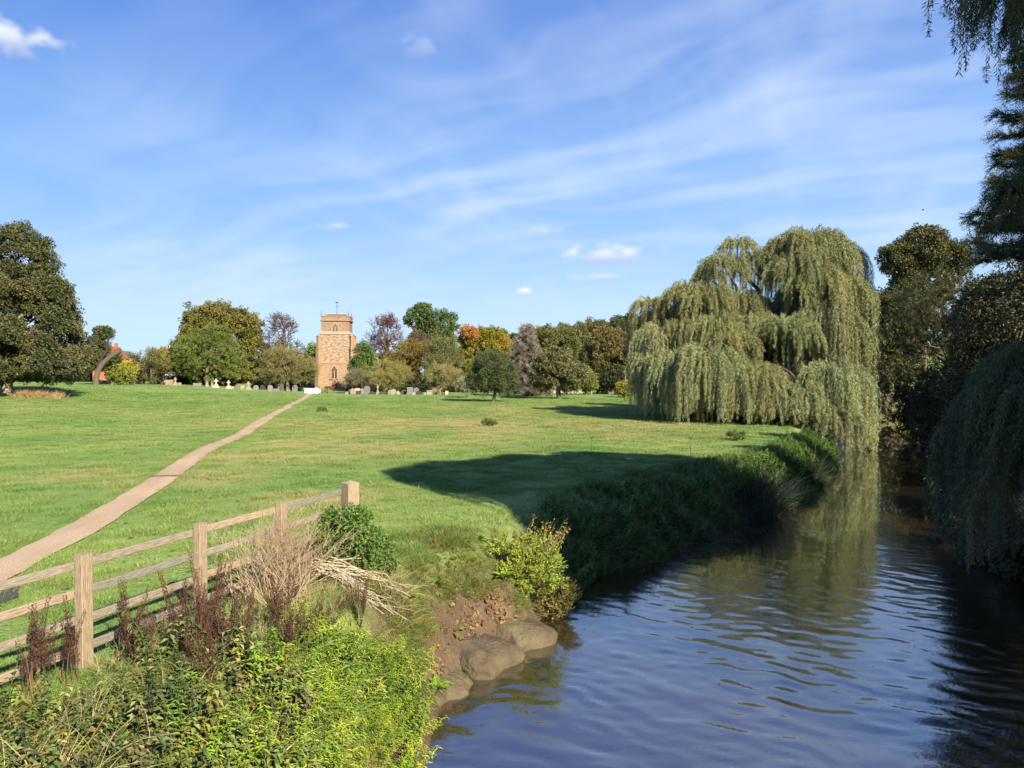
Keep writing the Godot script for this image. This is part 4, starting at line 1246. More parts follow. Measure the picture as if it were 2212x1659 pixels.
		if g[2] == "headstone":
			for i in 9:
				var a := PI * i / 8
				poly.append(Vector2(cos(a) * w / 2, h * 0.72 + sin(a) * h * 0.28))
		elif g[2] == "gable":
			poly.append_array(PackedVector2Array([Vector2(w / 2, h * 0.7), Vector2(0, h), Vector2(-w / 2, h * 0.7)]))
		else:
			poly.append_array(PackedVector2Array([Vector2(w / 2, h), Vector2(-w / 2, h)]))
		var mb2 := MB.new()
		mb2.prism(poly, 0.14, Color.WHITE, -0.07)
		var o := obj(called, mb2.mesh(), mt)
		o.position = at
		o.rotation = Vector3(rv(-0.08, 0.04), rv(-0.25, 0.25), rv(-0.05, 0.05))
		tag(o, label, "gravestone", "gravestones")


func yard() -> void:
	# gate with a white board, bench, far fence, houses
	var d := 111.5
	var white := grained(Color(0.68, 0.69, 0.7), Color(0.8, 0.81, 0.82), Vector3(1, 1, 1), 0.03, 0.6)
	var dark := plain(Color(0.03, 0.028, 0.025), 0.7)
	var x := bx(674, d)
	var gy := ground_y(x, d)
	var t := thing("board_gate", "white boarded panel with a white post where the path meets the churchyard", "gate", Vector3(x, gy, -d))
	boxed("panel", Vector3(-0.22, 0.46, 0), Vector3(1.75, 0.74, 0.05), white, t)
	boxed("panel", Vector3(0.98, 0.44, 0), Vector3(0.55, 0.72, 0.05), white, t)
	boxed("brace", Vector3(0.35, 0.4, 0.045), Vector3(0.62, 0.05, 0.03), dark, t, Basis(Vector3.BACK, 0.75))
	boxed("post", Vector3(0.67, 0.5, 0.05), Vector3(0.11, 1.0, 0.1), white, t)
	var t2 := thing("iron_gate", "low dark iron gate between the white panel and the church bench", "gate", Vector3(bx(698, d), ground_y(bx(698, d), d), -d))
	for p in [-0.55, 0.62]:
		boxed("post", Vector3(p, 0.6, 0), Vector3(0.09, 1.2, 0.09), dark, t2)
	for p in [0.28, 0.95]:
		boxed("rail", Vector3(0.035, p, 0), Vector3(1.08, 0.04, 0.03), dark, t2)
	for i in 6:
		boxed("bar", Vector3(-0.4 + i * 0.17, 0.62, 0.0), Vector3(0.018, 0.62, 0.018), dark, t2)
	d = 121.0
	var bench := thing("bench", "dark brown wooden bench in front of the church tower", "bench", Vector3(bx(711, d), ground_y(bx(711, d), d), -d))
	var bw := grained(Color(0.06, 0.03, 0.022), Color(0.11, 0.06, 0.045), Vector3(0.4, 2, 2))
	boxed("seat", Vector3(0, 0.45, 0), Vector3(1.6, 0.06, 0.45), bw, bench)
	boxed("backrest", Vector3(0, 0.75, -0.22), Vector3(1.6, 0.42, 0.05), bw, bench)
	for p in [-0.72, 0.72]:
		boxed("leg", Vector3(p, 0.21, 0.16), Vector3(0.07, 0.42, 0.07), bw, bench)
		boxed("leg", Vector3(p, 0.21, -0.16), Vector3(0.07, 0.42, 0.07), bw, bench)
	# the pale post and rail fence at the far end of the meadow
	d = 148.0
	var ff := thing("far_fence", "long pale wooden fence at the far end of the meadow", "fence", Vector3(0, 0, 0))
	var wood := grained(Color(0.42, 0.35, 0.26), Color(0.58, 0.5, 0.4), Vector3(1, 1, 1))
	var xa := bx(1158, d)
	var xb := bx(1278, d)
	for i in 13:
		var xx := lerpf(xa, xb, i / 12.0)
		boxed("post", Vector3(xx, ground_y(xx, d) + 0.3, -d), Vector3(0.12, 0.72, 0.1), wood, ff)
		if i < 12:
			var xc := lerpf(xa, xb, (i + 0.5) / 12.0)
			for h in [0.25, 0.55]:
				boxed("rail", Vector3(xc, ground_y(xc, d) + h, -d + 0.07), Vector3((xb - xa) / 12.0, 0.1, 0.03), wood, ff)
	# houses behind the trees
	var brick := grained(Color(0.27, 0.10, 0.06), Color(0.36, 0.155, 0.095), Vector3(0.5, 0.5, 0.5), 0.04)
	var tile := grained(Color(0.17, 0.06, 0.035), Color(0.27, 0.11, 0.07), Vector3(0.6, 0.6, 0.6), 0.04)
	var glass := plain(Color(0.03, 0.035, 0.04), 0.15)
	for h in [["brick_house", "orange-red brick house gable behind the leaning broken trunk", 221, 146, 3.6, 4.6, 2.4, 8.0, 0.1], ["brick_house", "pinkish brick cottage with a white arch under the olive dome tree", 529, 143, 3.6, 2.3, 0.9, 5.0, 0.3], ["brick_house", "red-tiled house roof showing just right of the big oak", 168, 168, 12.0, 4.6, 3.2, 8.0, 1.45], ["brick_house", "low brown-tiled roof behind the golden shrub", 292, 176, 9.0, 2.9, 2.2, 7.0, 1.4]]:
		var hx := bx(h[2], h[3])
		var ho := thing(h[0], h[1], "house", Vector3(hx, ground_y(hx, h[3]), -h[3]), h[8])
		var w: float = h[4]
		boxed("wall", Vector3(0, h[5] / 2, -h[7] / 2), Vector3(w, h[5], h[7]), brick, ho)
		var mb := MB.new()
		mb.prism(PackedVector2Array([Vector2(-w / 2, 0), Vector2(w / 2, 0), Vector2(0, h[6])]), h[7] - 0.02)
		obj("gable_wall", mb.mesh(), brick, ho).position = Vector3(0, h[5], -h[7] + 0.01)
		mb = MB.new()
		for s in [-1, 1]:
			var sl := Vector2(w / 2 + 0.2, h[6] + 0.05).length()
			var ang: float = atan2(h[6], w / 2)
			mb.box(Vector3(s * w * 0.26, h[6] * 0.5 + 0.08, -h[7] / 2), Vector3(sl, 0.12, h[7] + 0.3), Color.WHITE, Basis(Vector3.BACK, -s * ang))
		obj("roof", mb.mesh(), tile, ho).position = Vector3(0, h[5], 0)
		boxed("chimney", Vector3(0.3, h[5] + h[6] + 0.3, -h[7] * 0.7), Vector3(0.6, 1.2, 0.6), brick, ho)
		if h[2] == 527:
			mb = MB.new()
			mb.band(arch(1.5, 1.9), arch(1.1, 1.65), 0.1, 0.0, false)
			var fr := obj("door_frame", mb.mesh(), white, ho)
			fr.position = Vector3(0.3, 0, 0.02)
			shaped("door", arch(1.1, 1.65), 0.03, Vector3(0, 0, 0.01), glass, fr)
			shaped("window", PackedVector2Array([Vector2(-0.4, 0), Vector2(0.4, 0), Vector2(0.4, 1.0), Vector2(-0.4, 1.0)]), 0.05, Vector3(-1.1, 1.0, 0.02), glass, ho)
	var tent := thing("white_canopy", "small white peaked canopy behind the graves under the bronze tree", "canopy", Vector3(bx(365, 126), ground_y(bx(365, 126), 126), -126))
	var tb := MB.new()
	for i in 4:
		var b := Basis(Vector3.UP, i * PI / 2)
		tb.tri(b * Vector3(-0.7, 0, 0.7), b * Vector3(0, 0.62, 0), b * Vector3(0.7, 0, 0.7), Color.WHITE)
	obj("canopy_roof", tb.mesh(), white, tent).position = Vector3(0, 1.35, 0)
	for i in 4:
		boxed("leg", Vector3(0.62 * (1 if i & 1 else -1), 0.68, 0.62 * (1 if i & 2 else -1)), Vector3(0.04, 1.36, 0.04), white, tent)
	# dark clipped hedge that closes the churchyard behind
	var hedge := Copies3D.new()
	rng.seed = 40
	for i in 3800:
		var px := rv(-60, 1150)
		var dd := rv(150, 156)
		var hx := bx(px, dd)
		var s := rv(0.6, 1.1)
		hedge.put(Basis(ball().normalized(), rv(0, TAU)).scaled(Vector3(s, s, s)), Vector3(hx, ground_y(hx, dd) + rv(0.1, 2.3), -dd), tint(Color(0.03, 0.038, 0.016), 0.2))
	var low := Copies3D.new()  # dark strip of leaves added to stand for the tree shade behind the graves
	for i in 2600:
		var px := rv(372, 648) if rng.randf() < 0.6 else rv(752, 1004)
		if px > 506 and px < 548:
			continue
		var dd := rv(125.5, 128.5)
		var hx := bx(px, dd)
		var s := rv(0.4, 0.75)
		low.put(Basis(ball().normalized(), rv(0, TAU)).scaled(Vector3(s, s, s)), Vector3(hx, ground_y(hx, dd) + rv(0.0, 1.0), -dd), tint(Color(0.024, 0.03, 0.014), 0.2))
	stuff(low, "shade_strip", G.broad, M.leaf_dark, "low dark leafy strip added as shade just behind the gravestones", "hedge")
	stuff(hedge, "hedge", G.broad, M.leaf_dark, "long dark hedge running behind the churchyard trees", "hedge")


# ---- the wooden fence on the bank ----
func fence() -> void:
	var P := [Vector2(-6.1, 4.97), Vector2(-5.49, 6.67), Vector2(-4.88, 8.37), Vector2(-4.27, 10.07), Vector2(-3.66, 11.66), Vector2(-3.06, 13.55)]
	var t := thing("post_and_rail_fence", "weathered wooden post and rail fence running up the bank", "fence")
	var mats := []
	for i in 4:
		var k: float = [1.0, 0.86, 1.1, 0.94][i]
		var warm: float = [1.0, 0.9, 1.12, 1.0][i]
		mats.append(grained(Color(0.145 * k * warm, 0.127 * k, 0.106 * k), Color(0.38 * k * warm, 0.335 * k, 0.275 * k / warm), Vector3(0.3, 4.2, 4.2), 0.03, 0.85, 0.5))
	G.post_mat = grained(Color(0.17, 0.132, 0.092), Color(0.40, 0.325, 0.24), Vector3(0.3, 4.0, 4.0), 0.03, 0.85, 0.5)
	rng.seed = 3
	for i in 5:
		var p: Vector2 = P[i]
		var gy := ground_y(p.x, p.y)
		var mb := MB.new()
		mb.beam(1.75, 0.15, 0.115, 0.008)
		var o := obj("post", mb.mesh(), G.post_mat, t)
		o.basis = Basis(Vector3.UP, atan2(0.94, 0.34) + rv(-0.05, 0.05)) * Basis(Vector3.FORWARD, -PI / 2 + rv(-0.012, 0.012))
		o.position = Vector3(p.x, 1.29 - 0.875, -p.y)
		o.material_override = G.post_mat
	for i in 5:
		var a: Vector2 = P[i]
		var b: Vector2 = P[i + 1]
		var dir := (b - a).normalized()
		var off := Vector2(-dir.y, dir.x) * 0.08   # the rails run behind the posts
		for k in 4:
			var y: float = [1.165, 0.845, 0.525, 0.2][k] + rv(-0.012, 0.012)
			var l := (b - a).length() + (0.0 if i < 4 else -0.1)
			var mb := MB.new()
			mb.beam(l - 0.006, 0.092, 0.042, 0.005)
			var o := obj("rail", mb.mesh(), mats[(i * 3 + k * 2 + 1) % 4], t)
			var m := (a + b) * 0.5 + off
			o.position = Vector3(m.x, y + (field_y(m.x, m.y)) * 0.5, -m.y)
			o.basis = Basis(Vector3.UP, atan2(dir.y, dir.x)) * Basis(Vector3.BACK, rv(-0.006, 0.006))
			# bolt heads where the rail meets its posts
			var nb := MB.new()
			for s in [-1, 1]:
				nb.tube(PackedVector3Array([Vector3(s * (l * 0.5 - 0.07), 0.01, 0.02), Vector3(s * (l * 0.5 - 0.07), 0.01, 0.026)]), PackedFloat32Array([0.009, 0.008]), 6)
			obj("nail", nb.mesh(), plain(Color(0.06, 0.05, 0.045), 0.5), o)
	var e: Vector2 = P[5] + Vector2(0.06, 0.08)
	var gb := MB.new()
	gb.beam(1.9, 0.25, 0.25, 0.012)
	var go := obj("gatepost", gb.mesh(), G.post_mat, t)
	go.basis = Basis(Vector3.UP, 0.85) * Basis(Vector3.BACK, PI / 2)
	go.position = Vector3(e.x, 1.31 - 0.95, -e.y)
	var cap := MB.new()
	for i in 4:
		var b := Basis(Vector3.UP, i * PI / 2)
		cap.tri(b * Vector3(-0.125, 0, 0.125), b * Vector3(0, 0.05, 0), b * Vector3(0.125, 0, 0.125), Color.WHITE)
	var co := obj("post_top", cap.mesh(), G.post_mat, go)
	co.basis = Basis(Vector3.BACK, -PI / 2)
	co.position = Vector3(0.951, 0, 0)


# ---- the river bank close by ----
func inside(poly: PackedVector2Array) -> Vector2:
	var lo := poly[0]
	var hi := poly[0]
	for p in poly:
		lo = lo.min(p)
		hi = hi.max(p)
	for i in 60:
		var q := Vector2(rv(lo.x, hi.x), rv(lo.y, hi.y))
		if Geometry2D.is_point_in_polygon(q, poly):
			return q
	return poly[0]


func poly(a: Array) -> PackedVector2Array:
	var o := PackedVector2Array()
	for i in range(0, a.size(), 2):
		o.append(Vector2(a[i], a[i + 1]))
	return o


# plants scattered over an outline on the ground, standing up and leaning out of the bank
func sow(co: Copies3D, area: PackedVector2Array, n: int, cols: Array, smin: float, smax: float, lean := 0.25, lift := 0.0, keep := -0.15, taper := false) -> void:
	for i in n:
		var p := inside(area)
		var s := shore(p)
		if s < keep:
			continue
		var y := maxf(ground_y(p.x, p.y, s), WATER - 0.05)
		var gx := (ground_y(p.x + 0.3, p.y) - ground_y(p.x - 0.3, p.y)) / 0.6
		var up := Vector3(-clampf(gx, -1.0, 1.0) * lean * 1.6, 1.0, 0) + ball() * lean
		var z := rv(smin, smax) * (1.0 + clampf(nz.get_noise_2d(p.x * 8.0 + 40.0, p.y * 8.0) * 1.1, -0.45, 0.5)) * (lerpf(1.0, 0.45, sst(1.3, 2.7, s)) if taper else 1.0)
		co.put(aim(up, rv(0, TAU), Vector3(z, z * rv(0.85, 1.15), z)), Vector3(p.x, y - 0.02 + lift * rng.randf(), -p.y), tint((cols[rng.randi() % cols.size()] as Color), 0.2))


func lawn() -> void:
	rng.seed = 21
	var short := tuft_mesh(16, 0.11, 0.085, 0.007, 0.35, 2, 0.9)
	var co := Copies3D.new()
	var far := Copies3D.new()
	var tries := 0
	while co.count < 190000 and tries < 520000:
		tries += 1
		var u := rng.randf()
		var d := 6.0 + 112.0 * pow(u, 1.5)
		var x := rv(-0.92, 0.40) * d - 1.0
		if rng.randf() < sst(70.0, 116.0, d):
			continue
		if x < -6.0 and path_off(x, d) < 0.46 + rv(-0.12, 0.1):
			continue
		var s := 9.0
		if x > -6.5:
			s = shore(Vector2(x, d))
			if s < bank_width(d) * rv(0.55, 0.9):
				continue
		var k := 0.75 + 0.024 * maxf(d - 10.0, 0.0)
		var z := rv(0.7, 1.25) * k * (1.0 + clampf(nz.get_noise_2d(x * 6.0, d * 6.0 + 300.0) * 1.3, -0.4, 0.6))
		var q := dry(x, d)
		co.put(aim(Vector3.UP + ball() * 0.15, rv(0, TAU), Vector3(z * 1.25, z * rv(0.7, 1.2) / sqrt(k), z * 1.25)), Vector3(x, ground_y(x, d, s) - 0.008, -d), tint(grass_color(x, d).lerp(Color(0.30, 0.25, 0.11), q * 0.3 * rng.randf()), 0.2))
	var m := leafy(Color(0.45, 0.55, 0.15), 0.55)
	M.grass = m
	stuff(co, "meadow_grass", short, m, "short green meadow grass beyond the fence", "grass")

	# flat-leaved weeds in the turf
	var wd := Copies3D.new()
	for i in 2600:
		var d := 10.5 + 34.0 * pow(rng.randf(), 1.4)
		var x := rv(-0.7, 0.35) * d
		var s := shore(Vector2(x, d)) if x > -6.5 else 9.0
		if s < 1.6 or path_off(x, d) < 0.6 or nz.get_noise_2d(x * 5.0, d * 5.0) < -0.02:
			continue
		var z := rv(0.12, 0.3)
		wd.put(aim(Vector3.UP + ball() * 0.1, rv(0, TAU), Vector3(z, z * 0.5, z)), Vector3(x, ground_y(x, d, s), -d), tint(Color(0.10, 0.19, 0.045), 0.3))
	stuff(wd, "turf_weeds", stalk_mesh(16, 0.3, 0.24, 0.11, 0.15, 0.2), m, "small flat-leaved weeds scattered through the near turf", "weeds")

	# longer grass fringing the path, the fence foot and the top of the bank
	var long := tuft_mesh(22, 0.10, 0.26, 0.008, 0.35, 4, 0.6)
	var fr := Copies3D.new()
	for i in 1500:
		var k := rng.randi() % (path_line.size() - 5)
		var p := path_line[k].lerp(path_line[k + 1], rng.randf())
		var side := (path_line[k + 1] - path_line[k]).normalized().orthogonal() * (1 if rng.randf() < 0.5 else -1)
		p += side * rv(0.46, 0.75)
		var z := rv(0.35, 0.7)
		fr.put(aim(Vector3.UP + ball() * 0.2, rv(0, TAU), Vector3(z, z, z)), Vector3(p.x, field_y(p.x, p.y), -p.y), tint(grass_color(p.x, p.y), 0.25))
	var cols := [Color(0.10, 0.17, 0.03), Color(0.14, 0.19, 0.035), Color(0.22, 0.2, 0.08), Color(0.075, 0.13, 0.03)]
	sow(fr, poly([-5.6, 6.6, -4.9, 8.4, -3.1, 13.6, -2.4, 13.2, -4.0, 9.4, -4.6, 7.4]), 520, cols, 0.5, 1.0)
	sow(fr, poly([-3.1, 14.2, -1.8, 15.4, -0.6, 15.9, 0.6, 16.2, 0.9, 15.5, -0.2, 14.6, -1.2, 14.2, -1.9, 13.2, -2.6, 13.2]), 1100, cols, 0.45, 1.0)
	sow(fr, poly([-2.3, 13.1, -1.7, 13.0, -1.3, 12.2, -1.4, 11.2, -1.8, 10.8, -2.2, 11.6]), 420, cols, 0.6, 1.25, 0.4)
	sow(fr, poly([-1.9, 12.9, -1.2, 14.4, -0.2, 14.6, -0.3, 13.9, -1.0, 13.2, -1.4, 12.2]), 420, cols, 0.4, 0.9, 0.6)
	sow(fr, poly([-0.6, 14.6, 0.3, 14.5, 0.2, 13.9, -0.5, 13.7]), 110, cols, 0.6, 1.1, 0.5)
	stuff(fr, "bank_grass", long, m, "longer tussocky grass along path, fence and bank top", "grass")


func bank() -> void:
	rng.seed = 8
	# bramble and nettle tangle in the lower left corner
	var co := Copies3D.new()
	var bramble := stalk_mesh(38, 0.42, 0.075, 0.048, 0.25, 0.45)
	var low := poly([-5.0, 5.6, -4.3, 7.2, -3.55, 8.8, -3.15, 9.3, -2.75, 8.9, -2.2, 7.4, -2.2, 5.6])
	var greens := [Color(0.06, 0.095, 0.028), Color(0.075, 0.12, 0.03), Color(0.10, 0.14, 0.04), Color(0.12, 0.115, 0.055), Color(0.055, 0.085, 0.03)]
	sow(co, low, 900, greens, 0.6, 1.15, 0.55)
	stuff(co, "bramble_patch", bramble, M.leaf, "dark green bramble and nettle tangle in the near corner below the fence", "brambles")
	var b2 := Copies3D.new()
	sow(b2, low, 260, [Color(0.09, 0.14, 0.045), Color(0.15, 0.18, 0.05), Color(0.2, 0.18, 0.05), Color(0.07, 0.10, 0.045)], 0.7, 1.5, 0.5)
	sow(b2, poly([-3.1, 9.1, -2.3, 10.3, -1.3, 10.6, -1.2, 8.5, -2.0, 6.6, -2.7, 6.6]), 60, [Color(0.09, 0.16, 0.035), Color(0.13, 0.2, 0.04)], 0.8, 1.3, 0.4)
	stuff(b2, "nettle_stems", stalk_mesh(26, 0.42, 0.065, 0.038, 0.0, 0.3), M.leaf, "broader-leaved nettle stems standing up through the near bank growth", "nettles")
	var rg := Copies3D.new()
	sow(rg, low, 330, [Color(0.16, 0.2, 0.06), Color(0.26, 0.24, 0.1), Color(0.11, 0.16, 0.045), Color(0.34, 0.29, 0.16)], 0.7, 1.5, 0.4)
	stuff(rg, "rough_grass", tuft_mesh(16, 0.12, 0.55, 0.007, 0.3, 5, 0.6), M.leaf, "thin rough grass growing up through the near brambles", "grass")
	# dry stems through it
	var stem := Copies3D.new()
	var straw := tuft_mesh(10, 0.12, 0.6, 0.006, 0.22, 5, 0.9)
	var pale := [Color(0.34, 0.27, 0.15), Color(0.42, 0.35, 0.22), Color(0.26, 0.2, 0.11), Color(0.2, 0.19, 0.07)]
	sow(stem, low, 130, pale, 0.6, 1.3, 0.5)
	sow(stem, poly([-4.1, 9.7, -3.4, 11.6, -2.5, 12.9, -1.7, 12.6, -1.7, 11.0, -2.4, 10.2, -3.2, 9.6]), 400, pale, 0.5, 1.1, 0.6)
	sow(stem, poly([-4.9, 8.2, -4.2, 10.0, -3.6, 11.6, -3.3, 11.4, -3.8, 9.6, -4.5, 8.0]), 170, pale, 0.5, 1.0, 0.4)
	stuff(stem, "dry_grass", straw, M.dry, "tangled straw-coloured dead grass on the bank below the fence", "dry grass")

	# the bright lime plants spilling down to the water
	var lime := Copies3D.new()
	var knot := stalk_mesh(36, 0.5, 0.10, 0.022, 0.35, 0.5, 0.004)
	var spill := poly([-3.15, 9.1, -2.75, 10.2, -2.1, 10.75, -1.6, 10.8, -1.35, 10.0, -1.2, 8.6, -1.25, 6.6, -3.1, 6.6, -3.0, 8.2])
	var limes := [Color(0.20, 0.31, 0.03), Color(0.25, 0.34, 0.035), Color(0.15, 0.26, 0.03), Color(0.30, 0.33, 0.06), Color(0.10, 0.18, 0.025)]
	sow(lime, spill, 1300, limes, 0.55, 1.15, 0.5)
	stuff(lime, "lime_weeds", knot, M.leaf, "dense lime green weeds spilling down the near bank into the water", "weeds")
	# broad-bladed grass standing in it
	var bl := Copies3D.new()
	sow(bl, poly([-3.0, 9.0, -2.6, 10.1, -2.0, 10.3, -1.7, 9.6, -2.0, 8.6, -2.7, 8.0]), 110, [Color(0.085, 0.16, 0.04), Color(0.12, 0.2, 0.04)], 0.8, 1.3, 0.35, 0.15)
	stuff(bl, "reed_grass", tuft_mesh(9, 0.06, 0.5, 0.022, 0.3, 5, 0.5), M.grass, "broad-bladed grass standing in the lime green weeds", "grass")

	# shrubs on the bank
	var leafy_bush := func(label: String, x: float, d: float, r: Vector3, col: Color, col2: Color, kind: String, size: float, dens: float, lump: float) -> void:
		rng.seed = hash(label)
		var s := shore(Vector2(x, d))
		var gy := ground_y(x, d, s)
		var t := thing("bush", label, "bush", Vector3(x, gy, -d))
		crown(t, [[Vector3(0, r.y * 0.9, 0), r], [Vector3(r.x * 0.3, r.y * 0.55, r.z * 0.25), r * 0.72], [Vector3(-r.x * 0.35, r.y * 0.6, r.z * 0.2), r * 0.66]], {"col": col, "col2": col2, "kind": kind, "size": size, "dens": dens, "lump": lump, "gaps": 0.03, "up": 0.4})
		var mb := MB.new()
		for i in 8:
			limb(mb, Vector3(rv(-0.1, 0.1), -0.1, rv(-0.1, 0.1)), Vector3(rv(-0.6, 0.6) * r.x, r.y * rv(0.9, 1.5), rv(-0.6, 0.6) * r.z), 0.016, 0.005, 0.1, 4, 4)
		obj("stem", mb.mesh(), M.bark_dark, t)
	(leafy_bush as Callable).call("glossy dark green bush against the fence gatepost", -2.88, 12.75, Vector3(0.40, 0.60, 0.42), Color(0.048, 0.10, 0.018), Color(0.075, 0.135, 0.025), "broad", 0.15, 1.5, 0.34)
	(leafy_bush as Callable).call("smaller dark green bush just below the gatepost bush", -2.42, 12.35, Vector3(0.40, 0.34, 0.36), Color(0.05, 0.10, 0.02), Color(0.08, 0.13, 0.03), "broad", 0.13, 1.5, 0.34)
	(leafy_bush as Callable).call("yellow-green bush leaning over the water behind the boulders", 0.22, 14.9, Vector3(0.72, 0.54, 0.6), Color(0.135, 0.205, 0.028), Color(0.21, 0.235, 0.035), "spray", 0.26, 1.9, 0.3)
	(leafy_bush as Callable).call("low olive growth under the yellow-green bush at the waterline", 0.75, 15.25, Vector3(0.5, 0.34, 0.45), Color(0.12, 0.125, 0.03), Color(0.16, 0.12, 0.05), "spray", 0.24, 1.3, 0.3)
	# thin seeded stems out of the yellow bush
	var mb := MB.new()
	rng.seed = 61
	for i in 34:
		var a := Vector3(0.22 + rv(-0.35, 0.75), ground_y(0.22, 14.9) + rv(0.5, 0.9), -14.9 + rv(-0.4, 0.4))
		var e := a + Vector3(rv(0.0, 0.45), rv(0.35, 0.75), rv(-0.2, 0.3))
		limb(mb, a, e, 0.004, 0.002, 0.1, 3, 4)
		for k in range(mb.c.size() - 12, mb.c.size()):
			mb.c[k] = Color(0.2, 0.17, 0.07)
		for k in 9:
			var p := a.lerp(e, rv(0.35, 1.0))
			var dir := (ball() + Vector3.DOWN * 0.4).normalized()
			mb.leaf(p, dir, dir.cross(ball()).normalized(), rv(0.04, 0.08), 0.018, tint(Color(0.30, 0.25, 0.09), 0.2))
	tag(obj("seed_stems", mb.mesh(), M.dry), "thin yellowing seed stems standing out of the yellow-green bush", "dead stems")

	# shaded nettles and brambles down the left bank
	rng.seed = 15
	var net := Copies3D.new()
	var nettle := stalk_mesh(22, 0.36, 0.12, 0.06, 0.1, 0.25)
	var shade := poly([1.0, 15.8, 0.5, 17.6, 0.9, 19.8, 2.6, 22.6, 5.0, 26.0, 8.2, 29.4, 11.2, 33.0, 14.0, 38.0, 18.5, 46.0, 20.0, 44.0, 15.3, 35.0, 12.2, 30.0, 9.6, 26.2, 7.0, 23.7, 5.2, 21.6, 3.6, 19.2, 2.1, 18.0, 1.3, 15.9])
	sow(net, shade, 5200, [Color(0.11, 0.215, 0.055), Color(0.135, 0.255, 0.06), Color(0.095, 0.175, 0.055), Color(0.17, 0.24, 0.06)], 0.65, 1.25, 0.4, 0.0, -0.15, true)
	stuff(net, "nettle_bed", nettle, M.leaf, "bed of nettles and brambles in shade along the left bank", "nettles")
	var lg := Copies3D.new()
	var tall := tuft_mesh(20, 0.14, 0.5, 0.011, 0.4, 5, 0.6)
	sow(lg, shade, 700, [Color(0.07, 0.125, 0.03), Color(0.11, 0.16, 0.04), Color(0.12, 0.11, 0.05)], 0.7, 1.3, 0.4)
	sow(lg, poly([2.2, 18.2, 3.6, 19.2, 5.2, 21.5, 6.8, 23.6, 8.0, 24.4, 7.4, 24.9, 5.0, 22.6, 3.4, 20.4, 2.0, 19.0]), 420, [Color(0.07, 0.12, 0.04), Color(0.1, 0.13, 0.05), Color(0.2, 0.14, 0.08)], 0.8, 1.4, 0.6)
	stuff(lg, "tussock_grass", tall, M.grass, "tall tussock grass among the shaded nettles by the waterline", "grass")
	# dark bushy reeds leaning over the water
	var reed := tuft_mesh(60, 0.34, 1.3, 0.013, 0.14, 6, 0.55)
	var rm := leafy(Color(0.15, 0.2, 0.1), 0.45)
	for q in [["dark rush clump leaning over the water in the middle of the left bank", [7.2, 24.0, 8.1, 24.6, 9.3, 26.0, 10.1, 27.1, 9.7, 27.4, 8.5, 26.2, 7.4, 24.9], 46], ["second dark rush clump nearer the willow", [12.2, 30.3, 13.6, 32.5, 14.7, 34.5, 14.3, 34.9, 13.1, 33.2, 12.0, 31.1], 24]]:
		var rc := Copies3D.new()
		rng.seed = hash(q[0])
		sow(rc, poly(q[1]), q[2], [Color(0.018, 0.03, 0.022), Color(0.025, 0.036, 0.026), Color(0.016, 0.026, 0.02)], 0.7, 1.15, 0.3, 0.0, -0.5)
		stuff(rc, "rushes", reed, rm, q[0], "rushes")
	# undergrowth of the right bank
	var und := Copies3D.new()
	rng.seed = 18
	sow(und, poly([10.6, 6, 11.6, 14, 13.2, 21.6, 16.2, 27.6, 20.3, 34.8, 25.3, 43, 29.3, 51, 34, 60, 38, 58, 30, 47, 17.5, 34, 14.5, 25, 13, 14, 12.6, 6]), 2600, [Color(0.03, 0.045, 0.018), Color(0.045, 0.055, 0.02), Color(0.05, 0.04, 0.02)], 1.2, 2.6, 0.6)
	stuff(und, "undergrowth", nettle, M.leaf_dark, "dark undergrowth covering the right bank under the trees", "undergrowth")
	# weeds under the riverside willow
	var wl := Copies3D.new()
	sow(wl, poly([10.5, 58.5, 13, 53, 15.5, 47.5, 19.6, 44.8, 22.3, 51.6, 21, 56]), 900, [Color(0.05, 0.085, 0.026), Color(0.06, 0.1, 0.03)], 0.9, 1.7, 0.4)
	stuff(wl, "willow_weeds", nettle, M.leaf, "weeds growing under the riverside willow's hanging shoots", "weeds")
	# pale plant scraps floating at the edge below the rushes
	var fl := Copies3D.new()
	for i in 130:
		var p := inside(poly([2.6, 18.4, 4.0, 19.4, 5.6, 21.4, 7.2, 23.4, 8.4, 23.8, 7.4, 22.4, 5.8, 20.4, 4.0, 18.6]))
		fl.put(Basis(Vector3.UP, rv(0, TAU)).scaled(Vector3.ONE * rv(0.5, 1.3)), Vector3(p.x, WATER + 0.012, -p.y), tint(Color(0.09, 0.08, 0.05), 0.3))
	var fm := MB.new()
	for i in 5:
		var a := rv(0, TAU)
		fm.leaf(Vector3(rv(-0.12, 0.12), rv(0, 0.01), rv(-0.12, 0.12)), Vector3(cos(a), 0, sin(a)), Vector3(-sin(a), 0, cos(a)), rv(0.08, 0.2), 0.02, Color.WHITE, 0.0, 0.0)
	stuff(fl, "floating_scraps", fm.mesh(), M.dry, "pale plant scraps floating along the left water's edge", "floating plants")


